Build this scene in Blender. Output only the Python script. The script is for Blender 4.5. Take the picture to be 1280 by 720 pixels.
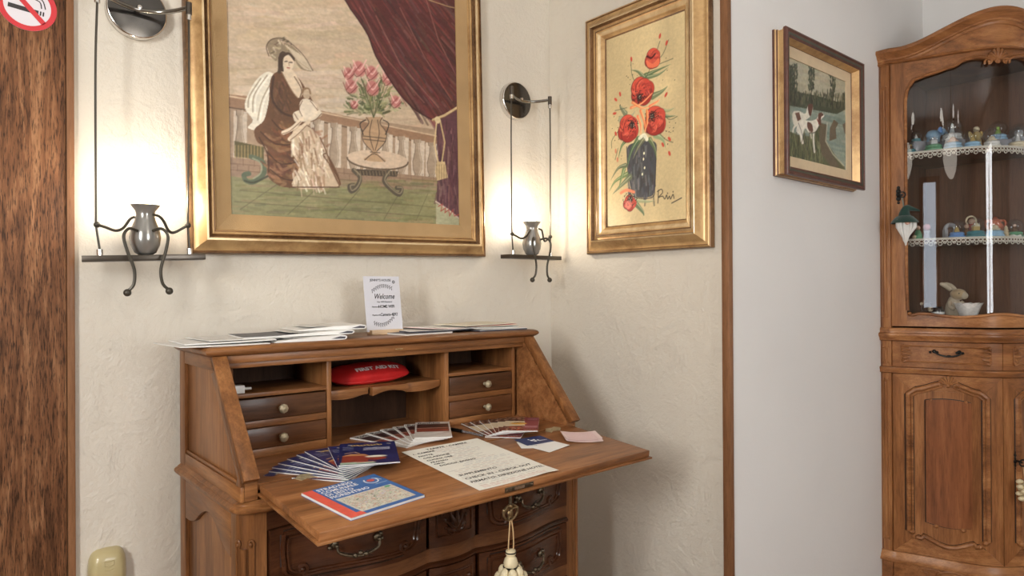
import bpy, bmesh, math, random
import numpy as np
from mathutils import Vector, Matrix
for o in list(bpy.data.objects): bpy.data.objects.remove(o)
SC = bpy.context.scene
COL = SC.collection
R = math.radians
PI = math.pi
rnd = random.Random(7)

# ------------------------------------------------------------------ camera
CF = 850.17                                   # focal length in pixels at 1280 wide
CAM = np.array([-1.837, -1.9314, 1.2155])
def _basis(yaw=.8679, pitch=.0030, roll=-.0057):
    F = np.array([math.cos(yaw)*math.cos(pitch), math.sin(yaw)*math.cos(pitch), math.sin(pitch)])
    Rt = np.array([math.sin(yaw), -math.cos(yaw), 0.]); U = np.cross(Rt, F)
    c, s = math.cos(roll), math.sin(roll)
    return F, c*Rt+s*U, -s*Rt+c*U
CFW, CRT, CUP = _basis()
cam = bpy.data.cameras.new('camera'); cam_o = bpy.data.objects.new('camera', cam); COL.objects.link(cam_o)
cam.sensor_width = 36; cam.lens = CF*36/1280; cam.clip_start = .02
cam_o.matrix_world = Matrix(((CRT[0], CUP[0], -CFW[0], CAM[0]), (CRT[1], CUP[1], -CFW[1], CAM[1]),
                             (CRT[2], CUP[2], -CFW[2], CAM[2]), (0, 0, 0, 1)))
SC.camera = cam_o
# ------------------------------------------------------------------ world, lights, exposure
SC.view_settings.view_transform = 'Standard'; SC.view_settings.look = 'None'
SC.view_settings.gamma = 1; SC.view_settings.exposure = -0.10
SC.view_settings.use_curve_mapping = False
w = bpy.data.worlds.new('daylight'); SC.world = w; w.use_nodes = True
w.node_tree.nodes['Background'].inputs[0].default_value = (.82, .89, 1, 1)
w.node_tree.nodes['Background'].inputs[1].default_value = 7.0
def area(name, loc, target, sx, sy, power, col):
    l = bpy.data.lights.new(name, 'AREA'); l.shape = 'RECTANGLE'; l.size = sx; l.size_y = sy; l.energy = power; l.color = col
    o = bpy.data.objects.new(name, l); COL.objects.link(o); o.location = loc
    o.rotation_euler = (Vector(target)-Vector(loc)).to_track_quat('-Z', 'Y').to_euler(); return o
area('window_daylight_left', (-3.08, -1.68, 1.66), (0, -.9, 1.2), .32, .95, 48, (1, .965, .92))
area('window_daylight_rear', (-.75, -4.26, 1.65), (-.6, 0, 1.2), .8, 1.45, 34, (1, .955, .90))
CHAND_W = 4.2
BULB_W = 2.5

# ------------------------------------------------------------------ small helpers
def lin(c):
    return tuple(((v/255)/12.92 if v/255 <= .04045 else ((v/255+.055)/1.055)**2.4) for v in c)
def link(o, parent=None):
    COL.objects.link(o)
    if parent: o.parent = parent
    return o
def tagg(o, label=None, cat=None, group=None, kind=None):
    if label: o['label'] = label
    if cat: o['category'] = cat
    if group: o['group'] = group
    if kind: o['kind'] = kind
    return o
def empty(name, loc, label, cat, group=None, rz=0, rot=None):
    o = bpy.data.objects.new(name, None); COL.objects.link(o); o.empty_display_size = .05
    o.location = loc; o.rotation_euler = rot if rot else (0, 0, rz)
    return tagg(o, label, cat, group)
def copy_tree(o, parent=None):
    c = o.copy(); COL.objects.link(c)
    if parent: c.parent = parent
    for ch in list(o.children): copy_tree(ch, c)
    return c
def mesh_obj(name, verts, faces, mat, parent=None, smooth=40, bevel=0, loc=None, seg=2):
    me = bpy.data.meshes.new(name); me.from_pydata([tuple(map(float, v)) for v in verts], [], [tuple(f) for f in faces])
    bm = bmesh.new(); bm.from_mesh(me)
    bmesh.ops.recalc_face_normals(bm, faces=bm.faces)
    if bevel:
        ed = [e for e in bm.edges if len(e.link_faces) == 2 and e.calc_face_angle(0) > .6]
        bmesh.ops.bevel(bm, geom=ed, offset=bevel, segments=seg, affect='EDGES', profile=.5, clamp_overlap=True)
    bm.to_mesh(me); bm.free()
    if smooth:
        me.polygons.foreach_set('use_smooth', [True]*len(me.polygons)); me.set_sharp_from_angle(angle=R(smooth))
    if mat: me.materials.append(mat)
    o = bpy.data.objects.new(name, me); link(o, parent)
    if loc is not None: o.location = loc
    return o
class MB:
    def __init__(s): s.v = []; s.f = []
    def add(s, v, f):
        n = len(s.v); s.v += [tuple(p) for p in v]; s.f += [tuple(i+n for i in q) for q in f]; return s
    def box(s, x0, x1, y0, y1, z0, z1):
        v = [(x, y, z) for x in (x0, x1) for y in (y0, y1) for z in (z0, z1)]
        return s.add(v, [(0, 1, 3, 2), (4, 6, 7, 5), (0, 4, 5, 1), (2, 3, 7, 6), (0, 2, 6, 4), (1, 5, 7, 3)])
    def prism(s, poly, axis, a, b):
        n = len(poly)
        def P(p, t): return (t, p[0], p[1]) if axis == 'x' else ((p[0], t, p[1]) if axis == 'y' else (p[0], p[1], t))
        v = [P(p, a) for p in poly]+[P(p, b) for p in poly]
        return s.add(v, [tuple(range(n)), tuple(range(2*n-1, n-1, -1))]+[(i, (i+1) % n, (i+1) % n+n, i+n) for i in range(n)])
    def tube(s, pts, r, n=8, closed=False, cap=True, flat=1):
        pts = [Vector(p) for p in pts]; m = len(pts)
        rs = list(r) if hasattr(r, '__len__') else [r]*m
        T = [((pts[(i+1) % m]-pts[i-1]) if closed else (pts[min(i+1, m-1)]-pts[max(i-1, 0)])).normalized() for i in range(m)]
        up = Vector((0, 0, 1)) if abs(T[0].z) < .9 else Vector((1, 0, 0))
        N = (up-T[0]*up.dot(T[0])).normalized(); v = []
        for i in range(m):
            N = (N-T[i]*N.dot(T[i]))
            N = N.normalized() if N.length > 1e-6 else T[i].orthogonal().normalized()
            B = T[i].cross(N)
            for k in range(n):
                a = 2*PI*k/n; v.append(pts[i]+(N*math.cos(a)+B*math.sin(a)*flat)*rs[i])
        f = [(i*n+k, i*n+(k+1) % n, ((i+1) % m)*n+(k+1) % n, ((i+1) % m)*n+k) for i in range(m if closed else m-1) for k in range(n)]
        if cap and not closed: f += [tuple(range(n-1, -1, -1)), tuple((m-1)*n+k for k in range(n))]
        return s.add(v, f)
    def lathe(s, prof, c=(0, 0, 0), n=20, axis='z', cap=True):
        v = []
        for (r, z) in prof:
            for k in range(n):
                a = 2*PI*k/n; p = (r*math.cos(a), r*math.sin(a), z)
                if axis == 'y': p = (p[0], -z, p[1])
                if axis == 'x': p = (z, p[0], p[1])
                v.append((p[0]+c[0], p[1]+c[1], p[2]+c[2]))
        m = len(prof)
        f = [(i*n+k, i*n+(k+1) % n, (i+1)*n+(k+1) % n, (i+1)*n+k) for i in range(m-1) for k in range(n)]
        if cap: f += [tuple(range(n-1, -1, -1)), tuple((m-1)*n+k for k in range(n))]
        return s.add(v, f)
    def ball(s, c, r, n=12, m=8, sq=(1, 1, 1), rot=None):
        prof = [(math.sin(PI*i/m), -math.cos(PI*i/m)) for i in range(m+1)]
        v = []
        for (a, z) in prof[1:-1]:
            for k in range(n): v.append((a*math.cos(2*PI*k/n), a*math.sin(2*PI*k/n), z))
        v = [(0, 0, -1)]+v+[(0, 0, 1)]
        f = [(0, 1+(k+1) % n, 1+k) for k in range(n)]
        for i in range(m-2): f += [(1+i*n+k, 1+i*n+(k+1) % n, 1+(i+1)*n+(k+1) % n, 1+(i+1)*n+k) for k in range(n)]
        L = len(v)-1; f += [(L, 1+(m-2)*n+k, 1+(m-2)*n+(k+1) % n) for k in range(n)]
        out = []
        for p in v:
            q = Vector((p[0]*r*sq[0], p[1]*r*sq[1], p[2]*r*sq[2]))
            if rot is not None: q = rot @ q
            out.append(q+Vector(c))
        return s.add(out, f)
    def sweep(s, path, prof, outs, closed_prof=True):
        n = len(prof); v = []
        for p, o in zip(path, outs):
            for (a, h) in prof: v.append((p[0]+o[0]*a, p[1]+o[1]*a, p[2]+h))
        m = len(path)
        f = [(i*n+k, i*n+(k+1) % n, (i+1)*n+(k+1) % n, (i+1)*n+k) for i in range(m-1) for k in range(n if closed_prof else n-1)]
        if closed_prof: f += [tuple(range(n-1, -1, -1)), tuple((m-1)*n+k for k in range(n))]
        return s.add(v, f)
    def slab(s, xs, F, z0, z1, t, off=0):
        """curved slab whose front face follows y = -F(x)-off"""
        g = lambda z, x: z(x) if callable(z) else z
        v = []
        for x in xs:
            y = -F(x)-off
            v += [(x, y, g(z0, x)), (x, y, g(z1, x)), (x, y+t, g(z1, x)), (x, y+t, g(z0, x))]
        m = len(xs)
        f = [(i*4+k, i*4+(k+1) % 4, (i+1)*4+(k+1) % 4, (i+1)*4+k) for i in range(m-1) for k in range(4)]
        return s.add(v, f+[(0, 1, 2, 3), tuple((m-1)*4+k for k in (3, 2, 1, 0))])
    def build(s, name, mat, parent=None, **k): return mesh_obj(name, s.v, s.f, mat, parent, **k)
def lsp(a, b, n): return [a+(b-a)*i/(n-1) for i in range(n)]
def spline(pts, k=6, closed=False):
    out = []; n = len(pts); P = [np.array(p, float) for p in pts]
    for i in range(n if closed else n-1):
        p0 = P[i-1] if (closed or i > 0) else P[i]; p1 = P[i]; p2 = P[(i+1) % n]
        p3 = P[(i+2) % n] if (closed or i+2 < n) else p2
        for j in range(k):
            t = j/k; out.append(tuple(.5*((2*p1)+(-p0+p2)*t+(2*p0-5*p1+4*p2-p3)*t*t+(-p0+3*p1-3*p2+p3)*t**3)))
    if not closed: out.append(tuple(P[-1]))
    return out
def plan_outs(path):
    o = []
    for i in range(len(path)):
        def tn(a, b):
            d = np.array(b[:2])-np.array(a[:2]); L = np.hypot(*d); d = d/L if L > 1e-9 else d; return np.array([d[1], -d[0]])
        a = tn(path[i-1], path[i]) if i > 0 else tn(path[i], path[i+1])
        b = tn(path[i], path[i+1]) if i < len(path)-1 else a
        m = a+b; m = m/max(.35, (m@m)/2); o.append(m)      # mitre
    return o
# ray helpers used to convert measured spots into world positions
def ray(u, v): return CFW+(u-640)/CF*CRT-(v-360)/CF*CUP
def at(u, v, axis, val):
    r = ray(u, v); t = (val-CAM[axis])/r[axis]; return CAM+t*r

# ------------------------------------------------------------------ materials
def new_mat(name):
    m = bpy.data.materials.new(name); m.use_nodes = True; nt = m.node_tree
    return m, nt, nt.nodes['Principled BSDF']
def N(nt, t, **k):
    n = nt.nodes.new(t)
    for a, b in k.items():
        if a in n.inputs: n.inputs[a].default_value = b
        else: setattr(n, a, b)
    return n
def ramp(nt, stops):
    r = nt.nodes.new('ShaderNodeValToRGB'); e = r.color_ramp.elements
    while len(e) < len(stops): e.new(.5)
    for q, (p, c) in zip(e, stops): q.position = p; q.color = (*c, 1)
    return r
def plain(name, col, rough=.5, metal=0, bump=0, bscale=200, var=.06, coat=0, trans=0, emit=None, es=0, sheen=0, vs=30):
    m, nt, b = new_mat(name); L = nt.links
    b.inputs['Roughness'].default_value = rough; b.inputs['Metallic'].default_value = metal
    if coat: b.inputs['Coat Weight'].default_value = coat
    if sheen: b.inputs['Sheen Weight'].default_value = sheen
    if trans: b.inputs['Transmission Weight'].default_value = trans
    if emit: b.inputs['Emission Color'].default_value = (*emit, 1); b.inputs['Emission Strength'].default_value = es
    tc = N(nt, 'ShaderNodeTexCoord'); nz = N(nt, 'ShaderNodeTexNoise', Scale=vs, Detail=4.0)
    L.new(tc.outputs['Object'], nz.inputs['Vector'])
    rp = ramp(nt, [(.3, tuple(c*(1-var) for c in col)), (.7, tuple(min(1, c*(1+var)) for c in col))])
    L.new(nz.outputs[0], rp.inputs[0]); L.new(rp.outputs[0], b.inputs['Base Color'])
    if bump:
        n2 = N(nt, 'ShaderNodeTexNoise', Scale=bscale, Detail=3.0); L.new(tc.outputs['Object'], n2.inputs['Vector'])
        bp = N(nt, 'ShaderNodeBump', Strength=bump, Distance=.002); L.new(n2.outputs[0], bp.inputs['Height']); L.new(bp.outputs[0], b.inputs['Normal'])
    return m
def wood(name, dark, mid, light, axis='z', rough=.36, coat=.25, scale=1.0, pores=.2, bump=.1, fig=1.0, seed=0.0):
    m, nt, b = new_mat(name); L = nt.links
    tc = N(nt, 'ShaderNodeTexCoord'); mp = N(nt, 'ShaderNodeMapping')
    s = {'x': (1.2, 14, 14), 'y': (14, 1.2, 14), 'z': (14, 14, 1.2)}[axis]
    mp.inputs['Scale'].default_value = tuple(q*scale for q in s); mp.inputs['Location'].default_value = (seed, seed*1.7, seed*.6)
    L.new(tc.outputs['Object'], mp.inputs['Vector'])
    n1 = N(nt, 'ShaderNodeTexNoise', Scale=.55*fig, Detail=5.0, Roughness=.55, Distortion=1.6)
    n2 = N(nt, 'ShaderNodeTexNoise', Scale=6.0, Detail=6.0, Roughness=.65, Distortion=.3)
    n3 = N(nt, 'ShaderNodeTexNoise', Scale=22.0, Detail=3.0, Roughness=.6)
    for n in (n1, n2, n3): L.new(mp.outputs[0], n.inputs['Vector'])
    mx = N(nt, 'ShaderNodeMix', data_type='FLOAT'); mx.inputs[0].default_value = .38
    L.new(n1.outputs[0], mx.inputs[2]); L.new(n2.outputs[0], mx.inputs[3])
    rp = ramp(nt, [(.30, dark), (.5, mid), (.72, light)]); L.new(mx.outputs[0], rp.inputs[0])
    rp2 = ramp(nt, [(.36, (1-pores,)*3), (.5, (1, 1, 1))]); L.new(n3.outputs[0], rp2.inputs[0])
    mc = N(nt, 'ShaderNodeMix', data_type='RGBA', blend_type='MULTIPLY'); mc.inputs[0].default_value = 1
    L.new(rp.outputs[0], mc.inputs[6]); L.new(rp2.outputs[0], mc.inputs[7]); L.new(mc.outputs[2], b.inputs['Base Color'])
    b.inputs['Roughness'].default_value = rough; b.inputs['Coat Weight'].default_value = coat*.3; b.inputs['Coat Roughness'].default_value = .15; b.inputs['Specular IOR Level'].default_value = .28
    bp = N(nt, 'ShaderNodeBump', Strength=bump, Distance=.001); L.new(n3.outputs[0], bp.inputs['Height']); L.new(bp.outputs[0], b.inputs['Normal'])
    return m
def plaster(name, col, bump=.35):
    m, nt, b = new_mat(name); L = nt.links; b.inputs['Roughness'].default_value = .85
    tc = N(nt, 'ShaderNodeTexCoord')
    n1 = N(nt, 'ShaderNodeTexNoise', Scale=70.0, Detail=5.0, Roughness=.6); n2 = N(nt, 'ShaderNodeTexNoise', Scale=9.0, Detail=6.0, Roughness=.6, Distortion=1.2)
    n3 = N(nt, 'ShaderNodeTexNoise', Scale=1.6, Detail=3.0)
    vor = N(nt, 'ShaderNodeTexVoronoi', Scale=5.0, feature='DISTANCE_TO_EDGE')
    for n in (n1, n2, n3): L.new(tc.outputs['Object'], n.inputs['Vector'])
    wv = N(nt, 'ShaderNodeVectorMath', operation='ADD'); L.new(tc.outputs['Object'], wv.inputs[0]); L.new(n2.outputs[1], wv.inputs[1]); L.new(wv.outputs[0], vor.inputs['Vector'])
    cr = ramp(nt, [(0, (1, 1, 1)), (.012, (0, 0, 0))]); L.new(vor.outputs['Distance'], cr.inputs[0])
    gate = ramp(nt, [(.55, (0, 0, 0)), (.62, (1, 1, 1))]); L.new(n2.outputs[0], gate.inputs[0])
    cm = N(nt, 'ShaderNodeMath', operation='MULTIPLY'); L.new(cr.outputs[0], cm.inputs[0]); L.new(gate.outputs[0], cm.inputs[1])
    a = N(nt, 'ShaderNodeMath', operation='MULTIPLY_ADD'); a.inputs[1].default_value = 2.2; L.new(n2.outputs[0], a.inputs[0]); L.new(n1.outputs[0], a.inputs[2])
    a2 = N(nt, 'ShaderNodeMath', operation='MULTIPLY_ADD'); a2.inputs[1].default_value = .55; L.new(cm.outputs[0], a2.inputs[0]); L.new(a.outputs[0], a2.inputs[2])
    bp = N(nt, 'ShaderNodeBump', Strength=bump*.75, Distance=.0045); L.new(a2.outputs[0], bp.inputs['Height']); L.new(bp.outputs[0], b.inputs['Normal'])
    rp = ramp(nt, [(.35, tuple(c*.955 for c in col)), (.65, col)]); L.new(n3.outputs[0], rp.inputs[0]); L.new(rp.outputs[0], b.inputs['Base Color'])
    return m
def gilt(name, dark, light, metal=.55, rough=.34, wear=.5, sc=60.0):
    m, nt, b = new_mat(name); L = nt.links
    b.inputs['Metallic'].default_value = metal; b.inputs['Roughness'].default_value = rough
    tc = N(nt, 'ShaderNodeTexCoord'); n1 = N(nt, 'ShaderNodeTexNoise', Scale=sc, Detail=6.0, Roughness=.7); n2 = N(nt, 'ShaderNodeTexNoise', Scale=6.0, Detail=3.0)
    for n in (n1, n2): L.new(tc.outputs['Object'], n.inputs['Vector'])
    ad = N(nt, 'ShaderNodeMix', data_type='FLOAT'); ad.inputs[0].default_value = .5; L.new(n1.outputs[0], ad.inputs[2]); L.new(n2.outputs[0], ad.inputs[3])
    rp = ramp(nt, [(.5-.22*wear, dark), (.5+.06, light)]); L.new(ad.outputs[0], rp.inputs[0]); L.new(rp.outputs[0], b.inputs['Base Color'])
    bp = N(nt, 'ShaderNodeBump', Strength=.2, Distance=.001); L.new(n1.outputs[0], bp.inputs['Height']); L.new(bp.outputs[0], b.inputs['Normal'])
    return m
def paint_mat(name, rough=.5, bump=.2, sc=250.0, stretch=(1, 1, 1), coat=0):
    m, nt, b = new_mat(name); L = nt.links
    at_ = N(nt, 'ShaderNodeAttribute', attribute_name='Col'); L.new(at_.outputs['Color'], b.inputs['Base Color'])
    b.inputs['Roughness'].default_value = rough; b.inputs['Coat Weight'].default_value = coat
    if bump:
        tc = N(nt, 'ShaderNodeTexCoord'); mp = N(nt, 'ShaderNodeMapping'); mp.inputs['Scale'].default_value = stretch
        n1 = N(nt, 'ShaderNodeTexNoise', Scale=sc, Detail=4.0); L.new(tc.outputs['Object'], mp.inputs['Vector']); L.new(mp.outputs[0], n1.inputs['Vector'])
        bp = N(nt, 'ShaderNodeBump', Strength=bump, Distance=.001); L.new(n1.outputs[0], bp.inputs['Height']); L.new(bp.outputs[0], b.inputs['Normal'])
    return m
def pane_mat(name, tint=(.97, .98, .98), rough=.0, f0=.04):
    m = bpy.data.materials.new(name); m.use_nodes = True; nt = m.node_tree; nt.nodes.clear(); L = nt.links
    o = N(nt, 'ShaderNodeOutputMaterial'); t = N(nt, 'ShaderNodeBsdfTransparent'); t.inputs[0].default_value = (*tint, 1)
    g = N(nt, 'ShaderNodeBsdfGlossy'); g.inputs['Roughness'].default_value = rough
    lw_ = N(nt, 'ShaderNodeLayerWeight', Blend=.5); mx = N(nt, 'ShaderNodeMixShader')
    pw = N(nt, 'ShaderNodeMath', operation='POWER'); pw.inputs[1].default_value = 5.0; L.new(lw_.outputs['Facing'], pw.inputs[0])
    mu = N(nt, 'ShaderNodeMath', operation='MULTIPLY_ADD'); mu.inputs[1].default_value = .9; mu.inputs[2].default_value = f0*.7
    L.new(pw.outputs[0], mu.inputs[0]); L.new(mu.outputs[0], mx.inputs[0]); L.new(t.outputs[0], mx.inputs[1]); L.new(g.outputs[0], mx.inputs[2]); L.new(mx.outputs[0], o.inputs[0])
    return m
WD, WM, WL = (.060, .022, .008), (.225, .090, .030), (.46, .205, .072)
deskx = wood('desk walnut grain across', WD, WM, WL, 'x'); deskz = wood('desk walnut grain upright', WD, WM, WL, 'z'); desky = wood('desk walnut grain deep', WD, WM, WL, 'y')
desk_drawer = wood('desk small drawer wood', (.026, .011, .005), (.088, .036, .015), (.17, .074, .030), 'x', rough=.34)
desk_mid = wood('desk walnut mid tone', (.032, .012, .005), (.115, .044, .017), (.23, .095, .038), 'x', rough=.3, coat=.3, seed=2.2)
desk_dark = wood('desk walnut dark polished with flap shade', (.020, .007, .003), (.062, .020, .008), (.125, .044, .018), 'x', rough=.26, coat=.5)  # dark polished tone, lowered further to hold the shade beneath the flap
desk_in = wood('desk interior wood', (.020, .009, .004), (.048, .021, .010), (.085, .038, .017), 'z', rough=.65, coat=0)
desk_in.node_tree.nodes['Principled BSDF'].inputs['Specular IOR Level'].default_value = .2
mould_shade = plain('painted shade beside mouldings', (.022, .010, .006), .5)  # near-black colour painting crevice shade beside the mouldings
flapm = wood('desk flap figured walnut', (.070, .025, .009), (.29, .118, .042), (.52, .245, .098), 'x', rough=.38, coat=.25, scale=.8, fig=1.6)
CD, CM, CL = (.090, .031, .011), (.30, .120, .042), (.56, .265, .105)
cabx = wood('cabinet walnut grain across', CD, CM, CL, 'x', rough=.33); cabz = wood('cabinet walnut grain upright', CD, CM, CL, 'z', rough=.33)
cabp = wood('cabinet burr panel', (.11, .036, .014), (.25, .088, .034), (.38, .145, .058), 'z', rough=.3, fig=2.2, scale=.7, seed=3.3)
cab_in = wood('cabinet interior wood', (.06, .024, .012), (.13, .055, .028), (.20, .09, .045), 'z', rough=.5, coat=0)
doorm = wood('door weathered laminate', (.040, .015, .006), (.20, .085, .036), (.46, .235, .115), 'z', rough=.55, coat=0, scale=1.5, pores=.75, bump=.5, fig=3.0)
trimm = wood('trim brown wood', (.16, .07, .03), (.25, .115, .052), (.33, .16, .08), 'z', rough=.45)
wallm = plaster('cream plaster', (.69, .635, .545), .8); wallg = plaster('smooth white plaster', (.77, .755, .735), .15)
ceilm = plaster('ceiling paint', (.8, .78, .74), .1)
floorm = wood('floor boards', (.12, .06, .03), (.22, .12, .06), (.3, .17, .09), 'x', rough=.4)
gold = gilt('aged gilt', (.36, .20, .08), (.58, .37, .165), metal=.35, rough=.36, sc=25.0); gold_dk = gilt('dark gilt', (.085, .040, .016), (.22, .115, .048), metal=.25)
gold_lt = gilt('bright gilt', (.60, .42, .21), (.84, .64, .38), metal=.4, rough=.27, sc=25.0)
linenm = plain('linen liner', (.42, .27, .125), .8, bump=.5, bscale=500, var=.1, vs=8)
chrome = plain('black chrome', (.26, .25, .23), .15, 1.0, var=.02); chromed = plain('dark bronze rod', (.06, .052, .038), .38, .35, var=.1)
silver = plain('silver ferrule', (.75, .73, .70), .2, 1.0, var=.02)
boardm = plain('dark metal bar', (.10, .085, .07), .3, .8, var=.1)
brass = plain('antique brass', (.42, .30, .15), .38, .9, bump=.6, bscale=300, var=.35, vs=150)
brassd = plain('dark patinated brass', (.13, .10, .065), .36, .85, bump=.6, bscale=300, var=.4, vs=150)
iron = plain('black iron', (.02, .02, .018), .4, .7, bump=.5, var=.3)
paperm = plain('white paper', (.80, .79, .76), .65, var=.02); pagem = plain('paper page edges', (.72, .70, .66), .8, bump=.6, bscale=600, var=.08)
creamp = plain('cream paper', (.72, .66, .53), .6, var=.04); dkpaper = plain('dark printed paper', (.06, .06, .075), .45, var=.3)
navy = plain('navy card', (.018, .035, .13), .45, var=.1); pinkp = plain('pink paper', (.78, .58, .55), .7, var=.03)
redcloth = plain('red nylon', (.50, .012, .012), .55, bump=.3, bscale=900, var=.12)
whitep = plain('white print', (.88, .87, .85), .5, var=.01); inkm = plain('black ink', (.012, .012, .014), .6, var=.1); greyink = plain('grey ink', (.12, .12, .13), .7, var=.1)
beech = plain('pale beech', (.66, .47, .29), .5, var=.08, vs=12)
creamplast = plain('aged cream plastic', (.50, .42, .22), .35, var=.05, coat=.3)
lace = plain('cream crochet cotton', (.74, .69, .60), .85, var=.06, bump=.4)
glassp = pane_mat('thin clear glass'); cabglass = pane_mat('curved cabinet glass', (.90, .92, .93), .0, .095)
globem = pane_mat('snow globe glass', (.94, .96, .98), .02, .10)
paintm = paint_mat('oil paint on canvas', .42, .25, 300.0); printm = paint_mat('printed paper', .4, 0, coat=.15)
# ------------------------------------------------------------------ painted surfaces (colour per vertex on a fine flat grid)
class Canvas:
    def __init__(s, w, h, nx, base, to_ab=None, seed=1):
        s.w, s.h = w, h; s.nx = nx; s.ny = max(2, int(round(nx*h/w))); s.to_ab = to_ab
        s.a = np.zeros((s.ny, s.nx, 3)); s.a[:] = base; s.r = np.random.RandomState(seed); s.sm = False; s.ws = 1.0
    def g(s, p):
        if s.to_ab: p = s.to_ab(*p)
        return (p[0]/s.w*(s.nx-1), p[1]/s.h*(s.ny-1))
    def _mix(s, x0, x1, y0, y1, m, col, al):
        m = (m*al)[..., None]; s.a[y0:y1, x0:x1] = s.a[y0:y1, x0:x1]*(1-m)+np.array(col, float)*m
    def bbox(s, P, pad):
        xs = [p[0] for p in P]; ys = [p[1] for p in P]
        x0 = max(0, int(min(xs)-pad)); x1 = min(s.nx, int(max(xs)+pad)+2); y0 = max(0, int(min(ys)-pad)); y1 = min(s.ny, int(max(ys)+pad)+2)
        return (x0, x1, y0, y1) if x1 > x0 and y1 > y0 else None
    def poly(s, pts, col, al=1, raw=False):
        P = [p if raw else s.g(p) for p in pts]
        if s.sm and len(P) >= 5: P = spline(P, 4, True)
        b = s.bbox(P, 1)
        if not b: return
        x0, x1, y0, y1 = b; m = 0
        for ox, oy in ((-.25, -.25), (.25, -.25), (-.25, .25), (.25, .25)):
            X, Y = np.meshgrid(np.arange(x0, x1)+ox, np.arange(y0, y1)+oy); ins = np.zeros(X.shape, bool)
            for i in range(len(P)):
                (ax, ay), (bx, by) = P[i], P[i-1]
                if ay == by: continue
                c = ((ay > Y) != (by > Y)) & (X < (bx-ax)*(Y-ay)/(by-ay)+ax); ins ^= c
            m = m+ins*.25
        s._mix(x0, x1, y0, y1, m, col, al)
    def line(s, pts, wpx, col, al=1, raw=False, taper=False):
        wpx = wpx*s.ws
        P = [p if raw else s.g(p) for p in pts]
        if len(P) >= 3 and s.sm: P = spline(P, 4)
        b = s.bbox(P, wpx+1)
        if not b: return
        x0, x1, y0, y1 = b; X, Y = np.meshgrid(np.arange(x0, x1), np.arange(y0, y1)); D = np.full(X.shape, 1e9); n = len(P)-1
        for i in range(n):
            (ax, ay), (bx, by) = P[i], P[i+1]; dx, dy = bx-ax, by-ay; L = dx*dx+dy*dy+1e-9
            t = np.clip(((X-ax)*dx+(Y-ay)*dy)/L, 0, 1); d = np.hypot(X-ax-t*dx, Y-ay-t*dy)
            if taper: d = d+wpx*.5*((i+t)/n)
            D = np.minimum(D, d)
        s._mix(x0, x1, y0, y1, np.clip(wpx*.5+.5-D, 0, 1), col, al)
    def blob(s, c, rx, ry, col, al=1, ang=0, soft=.25, raw=False):
        cx, cy = c if raw else s.g(c); r = max(rx, ry)+1; b = s.bbox([(cx, cy)], r)
        if not b: return
        x0, x1, y0, y1 = b; X, Y = np.meshgrid(np.arange(x0, x1)-cx, np.arange(y0, y1)-cy); ca, sa = math.cos(ang), math.sin(ang)
        d = np.hypot((X*ca+Y*sa)/rx, (-X*sa+Y*ca)/ry); s._mix(x0, x1, y0, y1, np.clip((1-d)/soft+.0, 0, 1), col, al)
    def noise(s, amp, cx, cy, x0=0, x1=None, y0=0, y1=None):
        x1 = x1 or s.nx; y1 = y1 or s.ny; gx = max(2, int((x1-x0)/cx)+2); gy = max(2, int((y1-y0)/cy)+2)
        G = s.r.rand(gy, gx)*2-1; xi = np.linspace(0, gx-1.001, x1-x0); yi = np.linspace(0, gy-1.001, y1-y0)
        xf, yf = xi.astype(int), yi.astype(int); tx, ty = xi-xf, (yi-yf)[:, None]
        v = (G[yf][:, xf]*(1-tx)+G[yf][:, xf+1]*tx)*(1-ty)+(G[yf+1][:, xf]*(1-tx)+G[yf+1][:, xf+1]*tx)*ty
        s.a[y0:y1, x0:x1] *= (1+amp*v)[..., None]
    def scrib(s, x, y, wd, h, col, lw=1.0, al=1.0, n=None, raw=False):
        """a handwriting-like squiggle line; x,y,wd,h in canvas metres"""
        n = n or max(3, int(wd/h*1.6)); pts = []
        for i in range(n*2+1):
            pts.append((x+wd*i/(2*n)+s.r.uniform(-.2, .2)*h*.5, y+(h if i % 2 else 0)*s.r.uniform(.4, 1)))
        s.line(pts, lw, col, al)
    def plane(s, name, mat, parent, depth=0, xz=True, ox=0, oz=0, gain=1.0, surf=None, sat=.97):
        nx, ny = s.nx, s.ny; X, Y = np.meshgrid(np.linspace(0, s.w, nx), np.linspace(0, s.h, ny))
        co = np.zeros((ny*nx, 3)); co[:, 0] = X.ravel()+ox
        if xz: co[:, 2] = Y.ravel()+oz; co[:, 1] = depth
        else: co[:, 1] = Y.ravel()+oz; co[:, 2] = depth
        if surf is not None: co = surf(co)
        idx = np.arange(nx*ny).reshape(ny, nx); q = np.stack([idx[:-1, :-1], idx[:-1, 1:], idx[1:, 1:], idx[1:, :-1]], -1).reshape(-1, 4)
        me = bpy.data.meshes.new(name); me.vertices.add(nx*ny); me.vertices.foreach_set('co', co.ravel())
        me.loops.add(q.size); me.loops.foreach_set('vertex_index', q.ravel().astype(np.int32)); me.polygons.add(len(q))
        me.polygons.foreach_set('loop_start', np.arange(0, q.size, 4, dtype=np.int32)); me.polygons.foreach_set('loop_total', np.full(len(q), 4, dtype=np.int32))
        me.update(calc_edges=True)
        c = np.clip(s.a.reshape(-1, 3), 0, 255)/255; gr_ = c.mean(1, keepdims=True); c = gr_+(c-gr_)*sat; c = np.where(c <= .04045, c/12.92, ((c+.055)/1.055)**2.4)*gain
        rgba = np.ones((nx*ny, 4), np.float32); rgba[:, :3] = np.clip(c, 0, 1)
        at_ = me.color_attributes.new('Col', 'FLOAT_COLOR', 'POINT'); at_.data.foreach_set('color', rgba.ravel())
        me.materials.append(mat); o = bpy.data.objects.new(name, me); return link(o, parent)

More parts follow.
